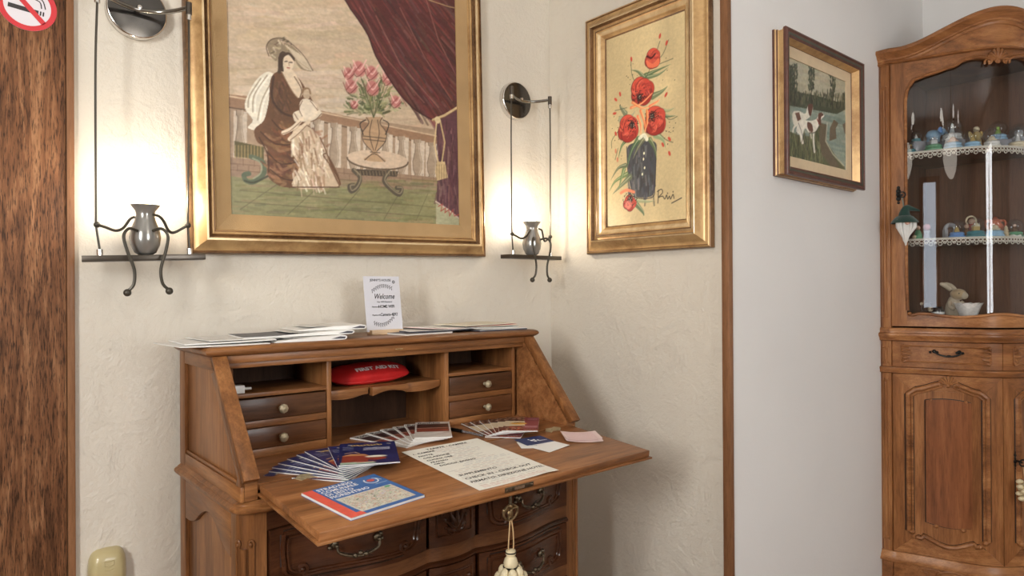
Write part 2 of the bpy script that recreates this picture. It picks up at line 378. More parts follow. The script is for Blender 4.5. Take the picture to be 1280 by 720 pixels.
# ------------------------------------------------------------------ room shell
def struct(name, mb, mat, parent=None, **k):
    o = mb.build(name, mat, parent, **k)
    if not parent: o['kind'] = 'structure'
    return o
WA = -.785; WS = 1.594; H = 2.75
struct('wall_back', MB().box(-3.12, 0, 0, .12, 0, H), wallm, smooth=0)
struct('wall_right', MB().box(0, .12, WA+.0045, .12, 0, H), wallm, smooth=0)
struct('wall_far', MB().prism([(0, WA), (WS+.12, WA), (WS+.12, WA+.12), (.1205, WA+.12), (.1205, WA+.004), (0, WA+.004)], 'z', 0, H), wallg, smooth=0)
struct('wall_side', MB().box(WS, WS+.12, -4.2, WA, 0, H), wallg, smooth=0)
lw = MB(); wy0, wy1, wz0, wz1 = -1.98, -1.38, .98, 2.25
lw.box(-3.12, -3, -4.2, wy0, 0, H).box(-3.12, -3, wy1, 0, 0, H).box(-3.12, -3, wy0, wy1, 0, wz0).box(-3.12, -3, wy0, wy1, wz1, H)
struct('wall_left', lw, wallm, smooth=0)
rw = MB(); rx0, rx1, rz0, rz1 = -1.2, -.3, .9, 2.4
rw.box(-3.12, rx0, -4.32, -4.2, 0, H).box(rx1, WS+.12, -4.32, -4.2, 0, H).box(rx0, rx1, -4.32, -4.2, 0, rz0).box(rx0, rx1, -4.32, -4.2, rz1, H)
struct('wall_rear', rw, wallm, smooth=0)
struct('floor', MB().box(-3.12, WS+.12, -4.32, .12, -.1, 0), floorm, smooth=0)
struct('ceiling', MB().box(-3.12, WS+.12, -4.32, .12, H, H+.1), ceilm, smooth=0)
winm = plain('window paint', (.35, .17, .08), .4)
def window(n, axis, c, a0, a1, z0, z1):
    w_ = bpy.data.objects.new('window_%d' % n, None); COL.objects.link(w_); w_['kind'] = 'structure'
    fr = MB(); t = .05
    def bx(a, b, z, zz, d0=-.03, d1=.03):
        if axis == 'y': fr.box(a, b, c+d0, c+d1, z, zz)
        else: fr.box(c+d0, c+d1, a, b, z, zz)
    bx(a0, a1, z0, z0+t); bx(a0, a1, z1-t, z1); bx(a0, a0+t, z0+t, z1-t); bx(a1-t, a1, z0+t, z1-t); 
    if n == 2: bx((a0+a1)/2-.03, (a0+a1)/2+.03, z0+t, z1-t)
    fr.build('window_frame', winm, w_, bevel=.004)
    p = MB()
    if axis == 'y': p.box(a0+t, a1-t, c-.004, c+.004, z0+t, z1-t)
    else: p.box(c-.004, c+.004, a0+t, a1-t, z0+t, z1-t)
    p.build('pane', glassp, w_, smooth=0)
window(1, 'x', -3.03, wy0, wy1, wz0, wz1); window(2, 'y', -4.23, rx0, rx1, rz0, rz1)
# five-armed ceiling lamp above the room's middle, lighting the desk
ch_ = empty('ceiling_lamp', (-1.15, -1.75, 2.745), 'dark metal ceiling lamp with five white candle bulbs hanging in the room', 'lamp')
cm_ = plain('lamp metal', (.05, .04, .03), .35, .8); cb_ = plain('lit candle bulb', (.9, .9, .9), .3, emit=(1, .93, .82), es=7)
MB().lathe([(.05, -.02), (.05, -.005), (.012, 0)], n=18).build('ceiling_rose', cm_, ch_); MB().tube([(0, 0, -.02), (0, 0, -.42)], .007, 8).ball((0, 0, -.44), .035, 14, 10).build('stem', cm_, ch_)
for i in range(5):
    a = 2*PI*i/5; c_, s_ = math.cos(a), math.sin(a)
    ar = MB().tube([(c_*r_, s_*r_, z_) for r_, z_ in spline([(.02, -.44), (.10, -.50), (.18, -.49), (.21, -.44)], 5)], .005, 7).build('lamp_arm', cm_, ch_)
    MB().lathe([(.020, -.44), (.026, -.432), (.011, -.43), (.011, -.40)], (c_*.21, s_*.21, 0), 14).build('candle_cup', cm_, ar)
    MB().lathe([(.010, -.399), (.020, -.375), (.018, -.345), (.008, -.315), (.001, -.305)], (c_*.21, s_*.21, 0), 14, cap=False).build('candle_bulb', cb_, ar)
l = bpy.data.lights.new('ceiling_lamp_light', 'POINT'); l.energy = CHAND_W; l.color = (1, .90, .78); l.shadow_soft_size = .16
lo = bpy.data.objects.new('ceiling_lamp_light', l); COL.objects.link(lo); lo.parent = ch_; lo.location = (0, 0, -.62)
# door / wall panelling at the left edge
d = bpy.data.objects.new('door_1', None); COL.objects.link(d); d['kind'] = 'structure'
MB().box(-2.55, -1.5995, -.008, 0, .0, 2.45).build('door_panel', doorm, d, bevel=.002)
o = MB().box(-1.5985, -1.5825, -.013, 0, .0, 2.45).build('edge_strip', trimm, d, bevel=.0025)
o = MB().prism([(-.012, -.764), (-.012, -.790), (.010, -.790), (.010, WA-.0005), (-.0005, WA-.0005), (-.0005, -.764)], 'z', 0, H-.001)
struct('trim_1', o, trimm, bevel=.002)

# ------------------------------------------------------------------ framed pictures
def rails(root, w, h, prof, mats, seg_m):
    """four mitred rails; prof = (inset, depth) from the outer back edge to the inner lip"""
    pr = prof+[(prof[-1][0], 0.0)]; n = len(pr)
    cs = [(-w/2, 0), (w/2, 0), (w/2, h), (-w/2, h)]
    ins = [(1, 1), (-1, 1), (-1, -1), (1, -1)]
    for k in range(4):
        a, b = k, (k+1) % 4; v = []
        for q in (a, b):
            for (t, dpt) in pr: v.append((cs[q][0]+ins[q][0]*t, -dpt, cs[q][1]+ins[q][1]*t))
        f = [(i, (i+1) % n, (i+1) % n+n, i+n) for i in range(n)]
        me = bpy.data.meshes.new('frame_rail'); me.from_pydata(v, [], f+[tuple(range(n)), tuple(range(n, 2*n))])
        for m in mats: me.materials.append(m)
        for i in range(n): me.polygons[i].material_index = seg_m[i] if i < len(seg_m) else 0
        bm = bmesh.new(); bm.from_mesh(me); bmesh.ops.recalc_face_normals(bm, faces=bm.faces); bm.to_mesh(me); bm.free()
        me.polygons.foreach_set('use_smooth', [True]*len(me.polygons)); me.set_sharp_from_angle(angle=R(42))
        link(bpy.data.objects.new('frame_rail', me), root)
def smooth_prof(P, k=3):
    return [tuple(p) for p in spline(P, k)]
def liner(root, w, h, t0, t1, d0, d1, mat):
    v = []
    for t, dd in ((t0, d0), (t1, d1), (t1, d1-.012)):
        v += [(-w/2+t, -dd, t), (w/2-t, -dd, t), (w/2-t, -dd, h-t), (-w/2+t, -dd, h-t)]
    f = [(r_*4+i, r_*4+(i+1) % 4, (r_+1)*4+(i+1) % 4, (r_+1)*4+i) for r_ in range(2) for i in range(4)]
    return mesh_obj('liner', v, f, mat, root, smooth=0)

# ---- large painting of a lady on a terrace
PW, PH = .985, 1.12; TILT = -R(1.04)
pic = empty('large_painting', (-.8355, -.002, 1.325), 'large gilt framed painting of a seated lady, child, rose vase and dark red curtain', 'painting')
pic.rotation_euler = (0, TILT, 0)
P1 = [(0, 0), (0, .020), (.003, .026), (.007, .027), (.009, .024), (.014, .026), (.024, .034), (.033, .046), (.036, .050), (.041, .050), (.043, .046), (.045, .036), (.048, .034), (.053, .038), (.057, .038), (.060, .033), (.062, .033), (.065, .028)]
rails(pic, PW, PH, P1, [gold, gold_dk, gold_lt], [1, 1, 1, 1, 0, 0, 0, 0, 2, 2, 1, 1, 1, 0, 0, 1, 0])
liner(pic, PW, PH, .065, .109, .027, .020, linenm)
cw, ch = PW-.218, PH-.218; YC = -.002-.016
def big_ab(u, v):
    p = at(u, v, 1, YC); dx, dz = p[0]+.8355, p[2]-1.325
    c_, s_ = math.cos(TILT), math.sin(TILT)      # inverse of the tilt about y
    return (c_*dx-s_*dz+cw/2, s_*dx+c_*dz-.109)
K = Canvas(cw, ch, 340, (190, 165, 134), big_ab, 3)
rr = K.r
def jit(c, a): return tuple(min(255, max(0, q+rr.uniform(-a, a))) for q in c)
# sky brushed in broad horizontal strokes
for i in range(520):
    u, v = rr.uniform(280, 585), rr.uniform(-120, 170); L = rr.uniform(20, 70)
    c = [(196, 172, 142), (182, 155, 122), (206, 184, 155), (172, 146, 115), (200, 168, 130)][rr.randint(5)]
    K.line([(u, v), (u+L*.5, v+rr.uniform(-4, 4)), (u+L, v+rr.uniform(-5, 5))], rr.uniform(3, 8), jit(c, 6), .35)
for i in range(60):
    u, v = rr.uniform(290, 450), rr.uniform(90, 170); K.line([(u, v), (u+45, v+rr.uniform(-3, 3))], 5, jit((205, 184, 158), 5), .4)
# terrace: wall, balustrade, floor
K.poly([(285, 124), (585, 168), (585, 300), (285, 300)], (160, 132, 104))
K.poly([(285, 118), (330, 122), (400, 138), (585, 178), (585, 190), (400, 150), (285, 134)], (150, 112, 82))
K.line([(285, 120), (400, 140), (585, 178)], 2, (196, 166, 132)); K.line([(285, 134), (400, 152), (585, 190)], 1.5, (96, 70, 50))
for i, u in enumerate([300, 396, 418, 442, 462, 482, 502, 522, 540, 556, 570]):
    yb = 150+(u-400)*.2; gap = 205+(u-400)*.06
    if i == 0: yb, gap = 138, 200
    K.poly([(u-8, yb), (u+9, yb+2), (u+8, gap+10), (u-8, gap+8)], (196, 178, 156))
    pts = []
    for t, wd in ((0, 4.5), (.08, 4.5), (.1, 2.6), (.3, 3.2), (.55, 6), (.75, 5.4), (.88, 3), (.92, 5), (1, 5)):
        pts.append((t, wd))
    hh = gap+12-yb; Lp = [(u-wd, yb+t*hh) for t, wd in pts]; Rp = [(u+wd, yb+t*hh) for t, wd in reversed(pts)]
    K.poly(Lp+Rp, (158, 136, 112)); K.line(Lp, 1.1, (104, 82, 62), .8); K.line([(a-1.5, b) for a, b in Rp], 1.3, (196, 178, 154), .6)
K.poly([(285, 196), (585, 226), (585, 242), (285, 222)], (148, 118, 92))
for v in (204, 212): K.line([(285, v), (585, v+26)], 1, (112, 84, 64), .7)
for u in range(290, 585, 14): K.line([(u, 196+(u-285)*.09), (u, 205+(u-285)*.09)], 1, (112, 84, 64), .6); K.line([(u+7, 206+(u-285)*.09), (u+7, 213+(u-285)*.09)], 1, (112, 84, 64), .6)
K.poly([(285, 220), (400, 232), (585, 240), (585, 300), (285, 300)], (132, 128, 84))
for i in range(330):
    u, v = rr.uniform(285, 585), rr.uniform(224, 290); K.line([(u, v), (u+rr.uniform(10, 35), v+rr.uniform(-1, 2))], rr.uniform(1.5, 4), jit([(120, 118, 70), (150, 142, 98), (104, 104, 62), (142, 124, 90)][rr.randint(4)], 8), .4)
for a, b in (((300, 262), (350, 228)), ((360, 268), (400, 232)), ((420, 272), (450, 236)), ((480, 274), (500, 240)), ((520, 276), (535, 242)), ((300, 238), (580, 262)), ((293, 252), (580, 274))):
    K.line([a, b], 1.3, (92, 86, 56), .55)
# bench
K.sm = True
K.poly([(293, 176), (330, 184), (330, 200), (293, 196)], (92, 82, 48)); 
for u in range(294, 330, 4): K.line([(u, 182), (u, 198)], 1.3, (168, 142, 84), .7)
K.line([(314, 196), (328, 202), (330, 216), (318, 227), (308, 226), (305, 219), (311, 217)], 6, (86, 96, 72)); K.line([(316, 198), (326, 204), (326, 216), (317, 223)], 2, (140, 146, 116), .8)
K.line([(306, 226), (318, 228), (335, 220)], 2.5, (58, 62, 44), .8)
# white wrap behind the lady
K.poly([(338, 90), (322, 98), (310, 118), (306, 135), (316, 150), (310, 160), (330, 162), (345, 140), (352, 110)], (222, 212, 190))
for a in (((334, 94), (318, 118), (316, 140)), ((342, 98), (328, 124), (322, 150)), ((346, 108), (336, 132), (330, 158)), ((326, 98), (312, 120), (310, 134))): K.line(a, 1.4, (160, 142, 112), .9); K.line([(p[0]+3, p[1]) for p in a], 1.8, (240, 234, 216), .8)
# brown dress
K.poly([(346, 90), (338, 100), (336, 126), (330, 150), (318, 162), (322, 178), (334, 186), (334, 215), (342, 228), (362, 235), (400, 232), (424, 233), (424, 222), (414, 200), (402, 182), (394, 165), (380, 150), (398, 142), (392, 128), (378, 104), (370, 95), (360, 92)], (104, 68, 42))
for i in range(150):
    u = rr.uniform(326, 392); v = rr.uniform(150, 230)
    if (u-362)**2/1500+(v-192)**2/1700 < 1: K.line([(u, v), (u+rr.uniform(4, 14), v+rr.uniform(3, 9)), (u+rr.uniform(8, 22), v+rr.uniform(0, 6))], rr.uniform(2, 4), jit([(140, 92, 58), (112, 68, 42), (164, 116, 78), (84, 50, 32)][rr.randint(4)], 8), .55)
for a in (((340, 150), (352, 162), (372, 166)), ((326, 165), (345, 180), (372, 180)), ((334, 190), (352, 205), (380, 200)), ((338, 212), (356, 224), (384, 226)), ((324, 172), (334, 192), (336, 214))): K.line(a, 1.8, (66, 38, 24), .8)
for i in range(60):
    u, v = rr.uniform(340, 360), rr.uniform(98, 140); K.line([(u, v), (u+rr.uniform(-2, 5), v+rr.uniform(4, 10))], 2.4, jit([(78, 50, 34), (120, 82, 54), (96, 62, 40)][rr.randint(3)], 6), .6)
K.line([(342, 96), (340, 122), (352, 140), (370, 146), (380, 143)], 3, (58, 36, 24), .7)
# skirt front in cream
K.poly([(368, 160), (385, 158), (400, 172), (406, 184), (402, 190), (412, 206), (424, 230), (410, 235), (366, 234), (374, 208), (364, 188)], (196, 170, 138))
for i in range(150):
    u, v = rr.uniform(366, 408), rr.uniform(162, 232)
    if u < 364+(v-160)*.75+28 and u > 360+abs(v-190)*.1: K.line([(u, v), (u+rr.uniform(-2, 6), v+rr.uniform(6, 16))], rr.uniform(1.5, 3), jit([(226, 210, 184), (158, 120, 88), (206, 180, 148), (240, 230, 210), (130, 92, 64)][rr.randint(5)], 6), .6)
K.line([(400, 172), (408, 190), (404, 194), (414, 208)], 1.6, (110, 76, 50)); K.line([(366, 234), (424, 234)], 1.6, (90, 60, 42)); K.line([(412, 206), (424, 231)], 2.4, (116, 80, 54))
# skin: chest, arms, child
K.poly([(352, 86), (364, 86), (376, 104), (378, 118), (372, 122), (362, 108)], (214, 190, 158)); K.line([(368, 96), (377, 112), (374, 124)], 1.2, (92, 60, 40)); K.line([(353, 92), (364, 112), (372, 122)], 1.2, (150, 112, 80), .8)
K.poly([(368, 140), (386, 136), (400, 138), (402, 144), (392, 150), (372, 153), (367, 148)], (218, 200, 172))
K.line([(368, 142), (376, 152), (392, 151), (402, 142)], 1.1, (120, 86, 60))
K.blob((383, 118), 5.5, 7.5, (186, 160, 128)); K.line([(378, 116), (380, 111), (386, 111), (388, 117)], 2.4, (140, 108, 74)); K.poly([(378, 124), (390, 126), (397, 138), (390, 148), (378, 146), (374, 134)], (222, 204, 178)); K.line([(378, 126), (374, 136), (378, 146)], 1, (120, 86, 60)); K.line([(388, 126), (397, 138)], 1, (120, 86, 60))
K.line([(378, 148), (366, 160), (354, 166)], 5, (222, 200, 170), 1); K.line([(386, 152), (372, 164), (362, 174)], 5, (214, 190, 158), 1); K.line([(376, 152), (362, 164), (353, 167)], 1, (112, 76, 54), .8); K.line([(384, 156), (372, 168), (363, 175)], 1, (112, 76, 54), .8)
# head, hair, hat
K.poly([(351, 70), (360, 68), (367, 74), (366, 84), (360, 90), (353, 88), (350, 80)], (216, 194, 164))
K.line([(349, 90), (352, 78), (350, 70), (356, 65), (364, 66), (368, 74)], 4.5, (72, 54, 40)); K.line([(350, 68), (350, 86)], 5, (70, 52, 40))
K.line([(356, 76), (359, 76)], 1.2, (60, 40, 32)); K.line([(362, 78), (365, 78)], 1.2, (60, 40, 32)); K.line([(359, 85), (362, 86)], 1.4, (150, 60, 50)); K.line([(360, 77), (361, 82)], .9, (150, 116, 92))
K.poly([(335, 62), (334, 54), (342, 48), (356, 49), (364, 56), (376, 68), (391, 88), (376, 86), (366, 72), (352, 64), (346, 76), (338, 70)], (142, 122, 94))
for i in range(40):
    t = rr.uniform(0, 1); u, v = 337+t*22, 70-20*math.sin(t*2.6); K.line([(u, v), (u+rr.uniform(2, 9), v+rr.uniform(-3, 6))], 1.8, jit([(96, 78, 58), (176, 152, 118), (64, 52, 40), (200, 180, 146)][rr.randint(4)], 8), .7)
K.poly([(356, 56), (366, 62), (378, 70), (386, 79), (391, 88), (382, 87), (376, 82), (369, 73), (362, 63)], (196, 176, 146)); K.line([(362, 64), (372, 76), (386, 86)], 1.6, (168, 146, 116), .8); K.line([(336, 70), (333, 58), (340, 49), (354, 48), (366, 56), (380, 70), (391, 88)], 1.2, (80, 60, 44), .8)
K.blob((360, 79), 7.5, 9.5, (214, 190, 158), 1, .2); K.line([(353, 88), (352, 78), (354, 70), (361, 67), (367, 73)], 3.4, (70, 50, 36)); K.line([(356, 77), (359, 76.5)], 1.2, (56, 38, 30)); K.line([(362, 78), (365, 78)], 1.2, (56, 38, 30)); K.line([(359, 84.5), (362, 85)], 1.4, (160, 66, 56)); K.line([(361, 78), (361.5, 82)], .9, (160, 124, 98))
# round table
K.poly([(424+28*1+38*math.cos(a)+20, 199+11*math.sin(a)+3*math.cos(a)) for a in [i*PI/14 for i in range(28)]], (196, 170, 142))
K.line([(434+38*1+38*math.cos(a), 200+11.5*math.sin(a)+3*math.cos(a)) for a in [i*PI/14 for i in range(15)]], 2.2, (92, 72, 54))
K.poly([(442, 211), (498, 214), (496, 221), (446, 219)], (74, 62, 48))
for a in ([(442, 213), (450, 222), (446, 234), (439, 239), (437, 233), (442, 232)], [(486, 215), (480, 226), (490, 238), (499, 243), (502, 236), (496, 235)]): K.line(a, 6.5, (84, 74, 58)); K.line([(p[0]+1, p[1]-1) for p in a], 2, (146, 132, 104), .8)
for u in range(446, 496, 4): K.line([(u, 214), (u+1, 219)], 1, (150, 130, 96), .7)
# vase and roses
K.poly([(457, 147), (478, 147), (475, 154), (483, 166), (481, 178), (471, 188), (474, 194), (482, 202), (455, 200), (463, 193), (465, 188), (455, 178), (453, 166), (461, 154)], (176, 140, 102))
for a in (((458, 147), (461, 154), (453, 166), (455, 178), (465, 189)), ((465, 150), (462, 168), (467, 188)), ((472, 150), (474, 168), (469, 188)), ((478, 147), (475, 154), (483, 166), (481, 178), (471, 189)), ((454, 170), (482, 173)), ((455, 174), (482, 177)), ((463, 190), (475, 191)), ((456, 200), (468, 192), (481, 202))): K.line(a, 1.2, (72, 56, 44), .9)
K.line([(457, 150), (450, 155), (454, 168)], 1.6, (64, 52, 42)); K.line([(479, 150), (486, 155), (482, 168)], 1.6, (64, 52, 42))
for i in range(230):
    a = rr.uniform(0, PI); r_ = rr.uniform(4, 33); u, v = 467+r_*math.cos(a), 142-r_*math.sin(a)*1.3; b = a+rr.uniform(-.9, .9)
    K.line([(u, v), (u+6*math.cos(b), v-6*math.sin(b))], rr.uniform(1.5, 3.2), jit([(104, 112, 66), (142, 140, 94), (76, 84, 48), (170, 164, 122)][rr.randint(4)], 8), .85)
for i in range(9): K.line([(467, 147), (467+rr.uniform(-24, 26), 110-rr.uniform(0, 16))], 1, (84, 88, 52), .8)
for (u, v, s_) in ((449, 86, 11), (436, 92, 8.5), (465, 91, 10), (485, 98, 10), (466, 110, 11), (439, 108, 10), (495, 127, 9), (443, 131, 6)):
    K.blob((u, v), s_, s_*1.1, (190, 112, 104)); K.line([(u-s_*.7, v-s_), (u, v+s_*.2), (u+s_*.8, v-s_)], 2, (222, 168, 156), .9); K.line([(u-s_*.6, v+s_*.4), (u+s_*.2, v-s_*.5)], 1.8, (150, 70, 66), .8); K.line([(u-s_, v-s_*.5), (u-s_*.3, v+s_*.9), (u+s_*.8, v)], 1.2, (120, 52, 50), .8)
# curtain
K.sm = False
edge = [tuple(q) for q in spline([(428, -140), (428, -20), (434, 4), (446, 22), (460, 44), (468, 66), (480, 88), (500, 118), (520, 138), (541, 150)], 3)]
K.poly(edge+[(560, 142), (585, 126), (585, -140)], (88, 38, 36))
for i in range(700):
    t = rr.uniform(0, 1); v = rr.uniform(-130, 140); u0 = np.interp(v, [p[1] for p in edge], [p[0] for p in edge]); u = u0+(588-u0)*t
    if v > 150-(u-541)*.5: continue
    L = rr.uniform(10, 34); sl = 1.45-.5*t
    c = [(70, 36, 36), (104, 48, 46), (58, 32, 34), (92, 58, 54), (118, 50, 48), (112, 82, 74), (134, 56, 50)][rr.randint(7)]
    K.line([(u, v), (u+L*.5/sl, v+L*.5), (u+L/sl*.9, v+L)], rr.uniform(1.5, 5), jit(c, 8), .45)
K.line(edge, 2, (52, 24, 26), .9)
for a in (((470, 20), (500, 80), (548, 134)), ((500, 10), (530, 70), (565, 126)), ((530, -10), (548, 50), (578, 110)), ((450, 10), (480, 70), (530, 128))): K.line(a, 2.2, (168, 110, 92), .45)
K.line([(536, 0), (560, 8), (578, 12)], 1.6, (172, 140, 92), .9)
K.poly([(544, 148), (585, 128), (585, 300), (566, 290), (545, 262), (548, 200)], (92, 54, 62))
for i in range(170):
    u, v = rr.uniform(546, 584), rr.uniform(150, 268); K.line([(u, v), (u+rr.uniform(-3, 3), v+rr.uniform(8, 26))], rr.uniform(1.5, 3.5), jit([(74, 38, 48), (116, 76, 78), (98, 58, 66), (62, 34, 44), (140, 104, 100)][rr.randint(5)], 6), .5)
K.line([(541, 150), (556, 144), (582, 128)], 3.6, (196, 168, 118)); K.line([(541, 151), (556, 146), (582, 130)], 1, (130, 96, 60), .9)
K.line([(546, 150), (543, 180), (548, 205)], 2.6, (206, 180, 128)); K.line([(550, 150), (556, 178), (552, 205)], 2.6, (190, 162, 110)); K.blob((547, 150), 6, 6, (208, 186, 138)); K.poly([(546, 202), (556, 202), (560, 222), (546, 226), (544, 214)], (196, 168, 118))
for u in range(546, 559, 3): K.line([(u, 206), (u, 224)], 1, (120, 92, 58), .8)
K.poly([(545, 254), (560, 262), (585, 284), (585, 300), (545, 290)], (160, 158, 122)); K.line([(545, 252), (560, 262), (585, 282)], 2.4, (206, 188, 168), .8)
K.line([(548, 258), (553, 255), (551, 264), (557, 260), (556, 266), (561, 262), (562, 270), (566, 262), (568, 270), (574, 268)], 1.3, (170, 60, 50), .95)
K.noise(.05, 5, 2.2); K.noise(.05, 60, 40); K.noise(.035, 2, 2)
K.plane('canvas', paintm, pic, depth=-.016, ox=-cw/2, oz=.109, gain=1.15, sat=.82)

# ---- poppy painting on the right wall
FW, FH = .5235, .8545
fp = empty('poppy_painting', (-.002, -.47325, 1.3435), 'tall gilt framed painting of red poppies in a dark vase', 'painting', rz=-PI/2)
P2 = [(0, 0), (0, .016), (.003, .022), (.008, .024), (.011, .021), (.016, .021), (.024, .026), (.036, .036), (.042, .044), (.046, .045), (.048, .040), (.050, .030), (.056, .028), (.062, .034), (.066, .034), (.069, .030), (.082, .026), (.092, .016), (.096, .012)]
rails(fp, FW, FH, P2, [gold, gold_dk, gold_lt], [1, 1, 0, 1, 0, 0, 0, 0, 2, 1, 1, 0, 2, 1, 0, 2, 0, 1])
fw, fh = FW-.192, FH-.192
def fl_ab(u, v):
    p = at(u, v, 0, -.012); return (-(p[1]+.47325)+fw/2, p[2]-1.3435-.096)
K = Canvas(fw, fh, 170, (176, 156, 112), fl_ab, 5); rr = K.r
K.sm = True; K.ws = 1.35; K.noise(.07, 40, 60); K.noise(.03, 2, 2); K.noise(.02, 3, 3)
def Z(x, y): return (755+x/2.771, 30+y/2.769)     # spots measured in an enlarged view
def zl(pts, w_, c, al=1, taper=False): K.line([Z(*p) for p in pts], w_, c, al, taper=taper)
def zp(pts, c, al=1): K.poly([Z(*p) for p in pts], c, al)
# shadow wash and vase
zp([(82, 430), (110, 410), (150, 404), (181, 412), (183, 450), (180, 520), (174, 585), (150, 600), (108, 596), (92, 560), (84, 500)], (58, 60, 64))
for i in range(120):
    x, y = rr.uniform(84, 176), rr.uniform(420, 595); zl([(x, y), (x+rr.uniform(-4, 4), y+rr.uniform(10, 40))], rr.uniform(1.5, 3.5), jit([(44, 46, 52), (86, 88, 92), (62, 66, 74), (108, 108, 106), (50, 44, 40)][rr.randint(5)], 6), .45)
zl([(80, 425), (88, 565), (110, 600), (168, 600), (178, 560), (182, 440)], 1.2, (40, 40, 44), .8)
for p in ((138, 468), (142, 498), (134, 520), (140, 448)): K.blob(Z(*p), 1.6, 2.8, (214, 200, 166))
# leaves
for a in (((120, 400), (96, 440), (80, 500)), ((140, 395), (118, 430), (100, 470)), ((160, 400), (176, 430), (184, 470)), ((90, 395), (64, 420), (50, 470)), ((145, 180), (175, 165), (232, 140)), ((150, 185), (190, 175), (225, 150)), ((140, 185), (118, 165), (95, 160)), ((75, 310), (60, 290), (55, 280)), ((190, 310), (220, 320), (250, 318)), ((170, 250), (200, 235), (222, 215)), ((190, 300), (225, 300), (245, 290)), ((80, 520), (40, 545), (20, 580)), ((90, 530), (60, 560), (30, 590)), ((110, 620), (135, 650), (140, 665)), ((110, 610), (150, 615), (175, 612)), ((75, 490), (50, 500), (25, 540)), ((180, 385), (205, 400), (215, 430)), ((60, 330), (90, 325), (110, 300)), ((70, 505), (60, 540), (52, 575))):
    zl(a, rr.uniform(6, 9.5), jit([(84, 100, 66), (66, 86, 58), (120, 128, 96)][rr.randint(3)], 8), .85, taper=True); zl([(p[0]+2, p[1]-3) for p in a], 1.4, (178, 178, 144), .6, taper=True)
for a in (((150, 180), (175, 120), (195, 60)), ((180, 130), (205, 105), (225, 55)), ((165, 150), (215, 130), (240, 120)), ((95, 130), (98, 175), (115, 215)), ((40, 300), (80, 290)), ((190, 290), (225, 330), (255, 320)), ((60, 360), (30, 400), (28, 430)), ((50, 430), (40, 470)), ((195, 380), (215, 400), (240, 410))):
    zl(a, .9, (60, 66, 46), .8)
for i in range(46):
    x, y = [(98, 135), (98, 200), (42, 350), (190, 345), (232, 345), (60, 380), (45, 300), (225, 170), (200, 110), (210, 390), (50, 450)][rr.randint(11)]; K.blob(Z(x+rr.uniform(-22, 22), y+rr.uniform(-26, 26)), 1.0, 1.0, (44, 34, 28), .9)
zl([(125, 395), (140, 385), (150, 400)], 5, (206, 204, 180), .8)
# poppies
def poppy(cx, cy, rx, ry, ang, heart, dark=True):
    for k, (a, q, c) in enumerate(((2.6, .38, (150, 42, 34)), (.3, .36, (168, 50, 38)), (4.4, .40, (190, 66, 48)), (1.4, .42, (142, 36, 30)), (5.6, .25, (180, 58, 44)))):
        x, y = cx+rx*q*math.cos(a+ang), cy+ry*q*math.sin(a+ang)
        K.blob(Z(x, y), rx*.44, ry*.40, (88, 26, 26), 1, a, .10); K.blob(Z(x+.8, y-.8), rx*.42, ry*.38, c, 1, a, .10)
    for i in range(60):
        a = rr.uniform(0, 2*PI); q = rr.uniform(.25, .72); x, y = cx+rx*q*math.cos(a), cy+ry*q*math.sin(a)
        zl([(x, y), (x+rx*.22*math.cos(a+.8), y+ry*.22*math.sin(a+.8)), (x+rx*.30*math.cos(a+1.5), y+ry*.30*math.sin(a+1.5))], rr.uniform(1.2, 3), jit([(196, 76, 56), (150, 42, 34), (206, 98, 74), (118, 30, 28)][rr.randint(4)], 8), .5, taper=True)
    if dark:
        K.blob(Z(*heart), 7.5, 8.5, (30, 22, 24), .95, 0, .6)
        for i in range(46): a = rr.uniform(0, 6.3); q = rr.uniform(8, 25); K.blob(Z(heart[0]+q*math.cos(a), heart[1]+q*math.sin(a)), 1.1, 1.1, (28, 22, 24))
        for i in range(5): K.blob(Z(heart[0]+rr.uniform(-6, 6), heart[1]+rr.uniform(-6, 6)), 1.0, 1.0, (150, 150, 132), .8)
poppy(170, 120, 26, 34, .3, (168, 108), False)
zp([(148, 125), (170, 138), (190, 118), (192, 140), (172, 152), (152, 148)], (204, 92, 60)); zl([(150, 112), (165, 118), (178, 104)], 2.4, (70, 20, 24)); 
poppy(132, 232, 42, 44, -.4, (124, 254)); poppy(85, 362, 36, 46, .1, (98, 350)); poppy(178, 335, 36, 50, .2, (168, 318))
for a in (((95, 290), (130, 275), (165, 240)), ((100, 272), (140, 292), (180, 268)), ((128, 300), (140, 340), (142, 372)), ((150, 300), (150, 340), (140, 370)), ((118, 320), (128, 350), (126, 380)), ((160, 285), (185, 270), (190, 262))): zl(a, 4, jit((206, 104, 58), 8), .9, taper=True); zl([(p[0]+3, p[1]) for p in a], 1.5, (232, 156, 100), .8)
poppy(90, 620, 24, 24, 0, (92, 606)); K.blob(Z(86, 626), 9, 9, (206, 120, 104), .6); zl([(60, 585), (80, 575), (105, 582)], 4, (206, 112, 76), .9)
for (x, y, a) in ((96, 122, 1.4), (57, 243, 1.3), (42, 262, .8), (38, 310, .1), (195, 42, 1.8), (218, 66, 1.9), (216, 245, 2.2), (228, 398, .9), (205, 418, 1.1), (228, 448, 1.2), (42, 440, 1.5), (48, 470, 1.5), (42, 380, 1.2)):
    al = 1 if y < 430 or x > 100 else .5; K.blob(Z(x, y), 5.2, 2.6, (176, 56, 40), al, -a, .3)
# signature
zl([(190, 575), (188, 620)], 1.2, (54, 46, 38)); zl([(186, 580), (200, 572), (204, 584), (190, 600), (204, 596), (212, 606), (218, 592), (222, 606), (228, 596), (232, 606), (240, 590), (244, 604)], 1.2, (54, 46, 38)); zl([(236, 620), (270, 602)], 1.3, (54, 46, 38)); zl([(221, 585), (222, 587)], 1.2, (54, 46, 38)); zl([(240, 580), (241, 582)], 1.2, (54, 46, 38))
K.plane('canvas', paintm, fp, depth=-.012, ox=-fw/2, oz=.096, gain=1.75, sat=.85)

